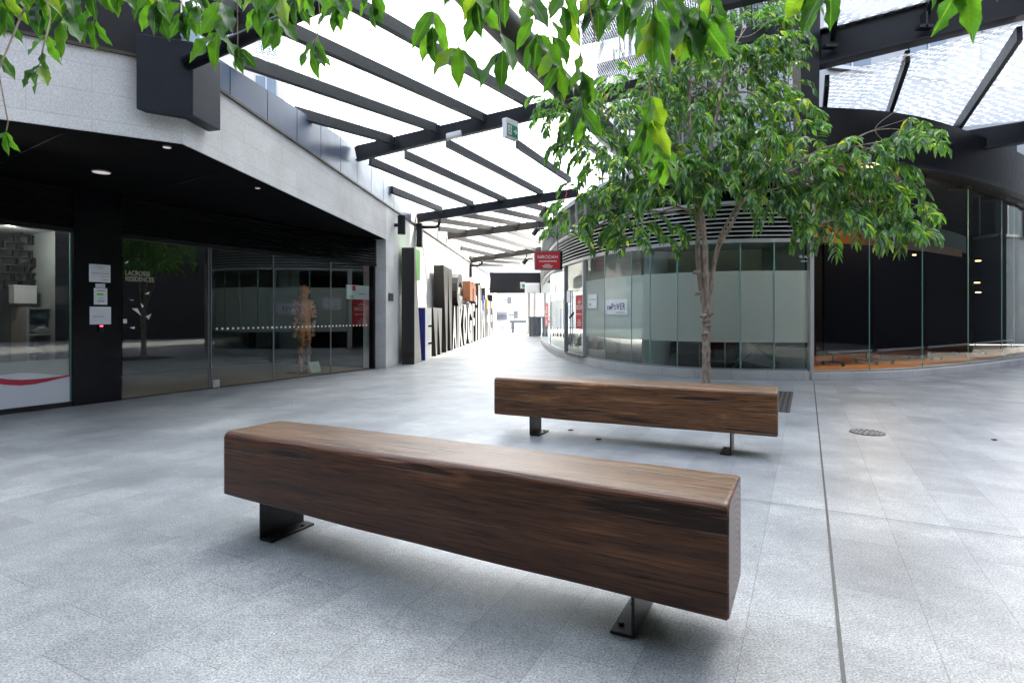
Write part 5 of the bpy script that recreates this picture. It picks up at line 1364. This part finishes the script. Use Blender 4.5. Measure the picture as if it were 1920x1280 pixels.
def hang(px, py, Y, length, n, L=.115, W=.046, lean=0):
    """a hanging stalk starting at px,py; leaves droop from it"""
    p = P(px, py, Y); pts = [p+V((rn.uniform(-.05, .05), -.03, .16)), p]; TOPS.append(pts[0]); q = p.copy(); dd = V((lean, rn.uniform(-.2, .2), -1)).normalized()
    for k in range(n):
        q = q+dd*length/n; dd = (dd+rv(rn)*.12-Z*.1).normalized(); pts.append(q.copy())
        for s in (-1, 1):
            if rn.random() < .15: continue
            a = rn.uniform(-.5, .5)
            ld = (V((s*rn.uniform(.15, .75), rn.uniform(-.4, .4), -rn.uniform(.7, 1.1)))).normalized()
            upv = (V((rn.uniform(-.6, .6), -rn.uniform(.3, 1), rn.uniform(-.1, .5)))).normalized()
            nleaf(nm, q+ld*.008, ld, upv, L*rn.uniform(.8, 1.15), W*rn.uniform(.85, 1.15), rn)
    nleaf(nm, q, V((rn.uniform(-.2, .2), 0, -1)).normalized(), V((rn.uniform(-.5, .5), -1, .1)).normalized(), L, W, rn)
    nb_.tube(pts, .0022, 5, False)
# (px, py, depth, stalk length, nodes, leaf length)
for a in ((10, -60, 2.0, .10, 2, .12), (30, -90, 2.2, .14, 3, .12), (75, -60, 2.1, .12, 3, .12), (95, 20, 1.7, .15, 3, .09), (140, -60, 2.0, .16, 3, .13), (180, -30, 2.1, .10, 2, .11), (215, -90, 2.1, .1, 2, .11),
          (255, -70, 2.2, .08, 2, .1), (300, -60, 2.1, .10, 2, .12), (335, -30, 2.2, .08, 2, .11), (375, -60, 2.2, .12, 3, .12), (420, -40, 2.0, .16, 3, .13), (445, 40, 2.0, .06, 2, .09), (490, -60, 2.2, .12, 2, .12),
          (530, -40, 2.1, .12, 3, .12), (560, -60, 2.3, .1, 3, .11), (600, 20, 2.2, .12, 3, .12), (640, -60, 2.3, .12, 3, .11), (690, -60, 2.3, .12, 3, .10), (15, 215, 1.9, .03, 1, .08), (-5, 60, 1.9, .04, 1, .1),
          (60, -120, 1.9, .1, 3, .13), (180, -110, 1.8, .1, 3, .12), (330, -110, 1.9, .08, 3, .12), (480, -110, 1.9, .1, 3, .12), (600, -100, 2.0, .1, 3, .12), (120, -100, 2.4, .14, 3, .12), (410, -110, 2.4, .14, 3, .12),
          (815, -30, 1.75, .10, 2, .12), (850, 40, 1.7, .06, 1, .12), (905, -60, 1.8, .08, 2, .12), (935, 10, 1.75, .12, 2, .125), (985, -50, 1.8, .16, 3, .12), (1030, -10, 1.9, .20, 4, .12), (1085, 40, 1.8, .14, 2, .12),
          (1060, -80, 2.0, .14, 3, .12), (1120, -60, 2.0, .12, 3, .12), (1165, -50, 1.9, .08, 2, .12), (1225, -60, 1.6, .12, 3, .135), (1230, 120, 1.75, .14, 2, .12), (1260, -40, 1.7, .10, 3, .13), (1310, -20, 1.7, .06, 2, .13),
          (1340, -60, 1.8, .12, 2, .13), (955, -90, 1.9, .1, 3, .12), (1240, 230, 2.0, .10, 2, .10), (1215, 180, 1.9, .10, 3, .11), (1520, -75, 1.35, .04, 1, .11), (1555, -80, 1.3, .03, 1, .11), (1810, -85, 1.3, .03, 1, .13), (1500, -90, 1.5, .03, 1, .11),
          (1755, -70, 1.7, .02, 1, .09), (1870, -95, 1.6, .02, 1, .1), (1280, -110, 2.0, .12, 3, .12), (1180, -120, 2.1, .1, 3, .12), (870, -100, 2.0, .08, 2, .12), (1090, 150, 1.9, .07, 2, .12)):
    hang(a[0], a[1]+(14 if a[1] > -100 else 10), *a[2:5], L=a[5]*1.0, W=a[5]*.37, lean=rn.uniform(-.3, .3))
nm.build('leaves', M_leafn, nt_, smooth=True)
shade_leaves = MB(); ro = random.Random(77)  # out-of-view leaves added overhead to darken the near paving
for k in range(900):
    p = V((ro.uniform(-4.2, 3.0), ro.uniform(-4.5, 1.2), ro.uniform(3.3, 5.2)))
    twig(shade_leaves, None, p, (rv(ro)+V((0, 0, .1))).normalized(), ro, 5, .17, .07)
shade_leaves.build('crown', M_leaf, nt_)
TIPS = [V(t) for t in ((-1.6, 2.0, 2.55), (-.9, 2.2, 2.55), (-.3, 2.1, 2.5), (.2, 1.8, 2.45), (.55, 1.75, 2.4), (.9, 1.35, 2.2), (1.2, 1.3, 2.2))]
for tp2 in TOPS:
    s_ = min(TIPS, key=lambda q: (q-tp2).length)
    limb(nb_, [s_, (s_+tp2)/2+V((0, 0, .08))+rv(rn)*.03, tp2], .0055, .0025, 5)
def nlimbs(m):
    root = V((-1.6, -2.4, 0))
    limb(m, [root, root+V((.05, .05, 1)), root+V((.1, .2, 2)), root+V((.3, .6, 2.8))], .11, .06, 12)
    top = root+V((.3, .6, 2.8))
    for tx in ((-3.5, -3, 4), (2, -3, 4.2), (-2, 0, 4.6), (1.5, .5, 4.3), (-.5, -3.5, 4.8)): limb(m, [top, (top+V(tx))/2+V((0, 0, .3)), V(tx)], .05, .012, 7)
    for t_ in TIPS:
        limb(m, [top, (top+t_)/2+V((0, 0, .35)), t_], .045, .010, 7)
part('limbs', nlimbs, M_bark, nt_, smooth=True)
tag(nb_.build('stalks', M_bark, nt_), kind='stuff')
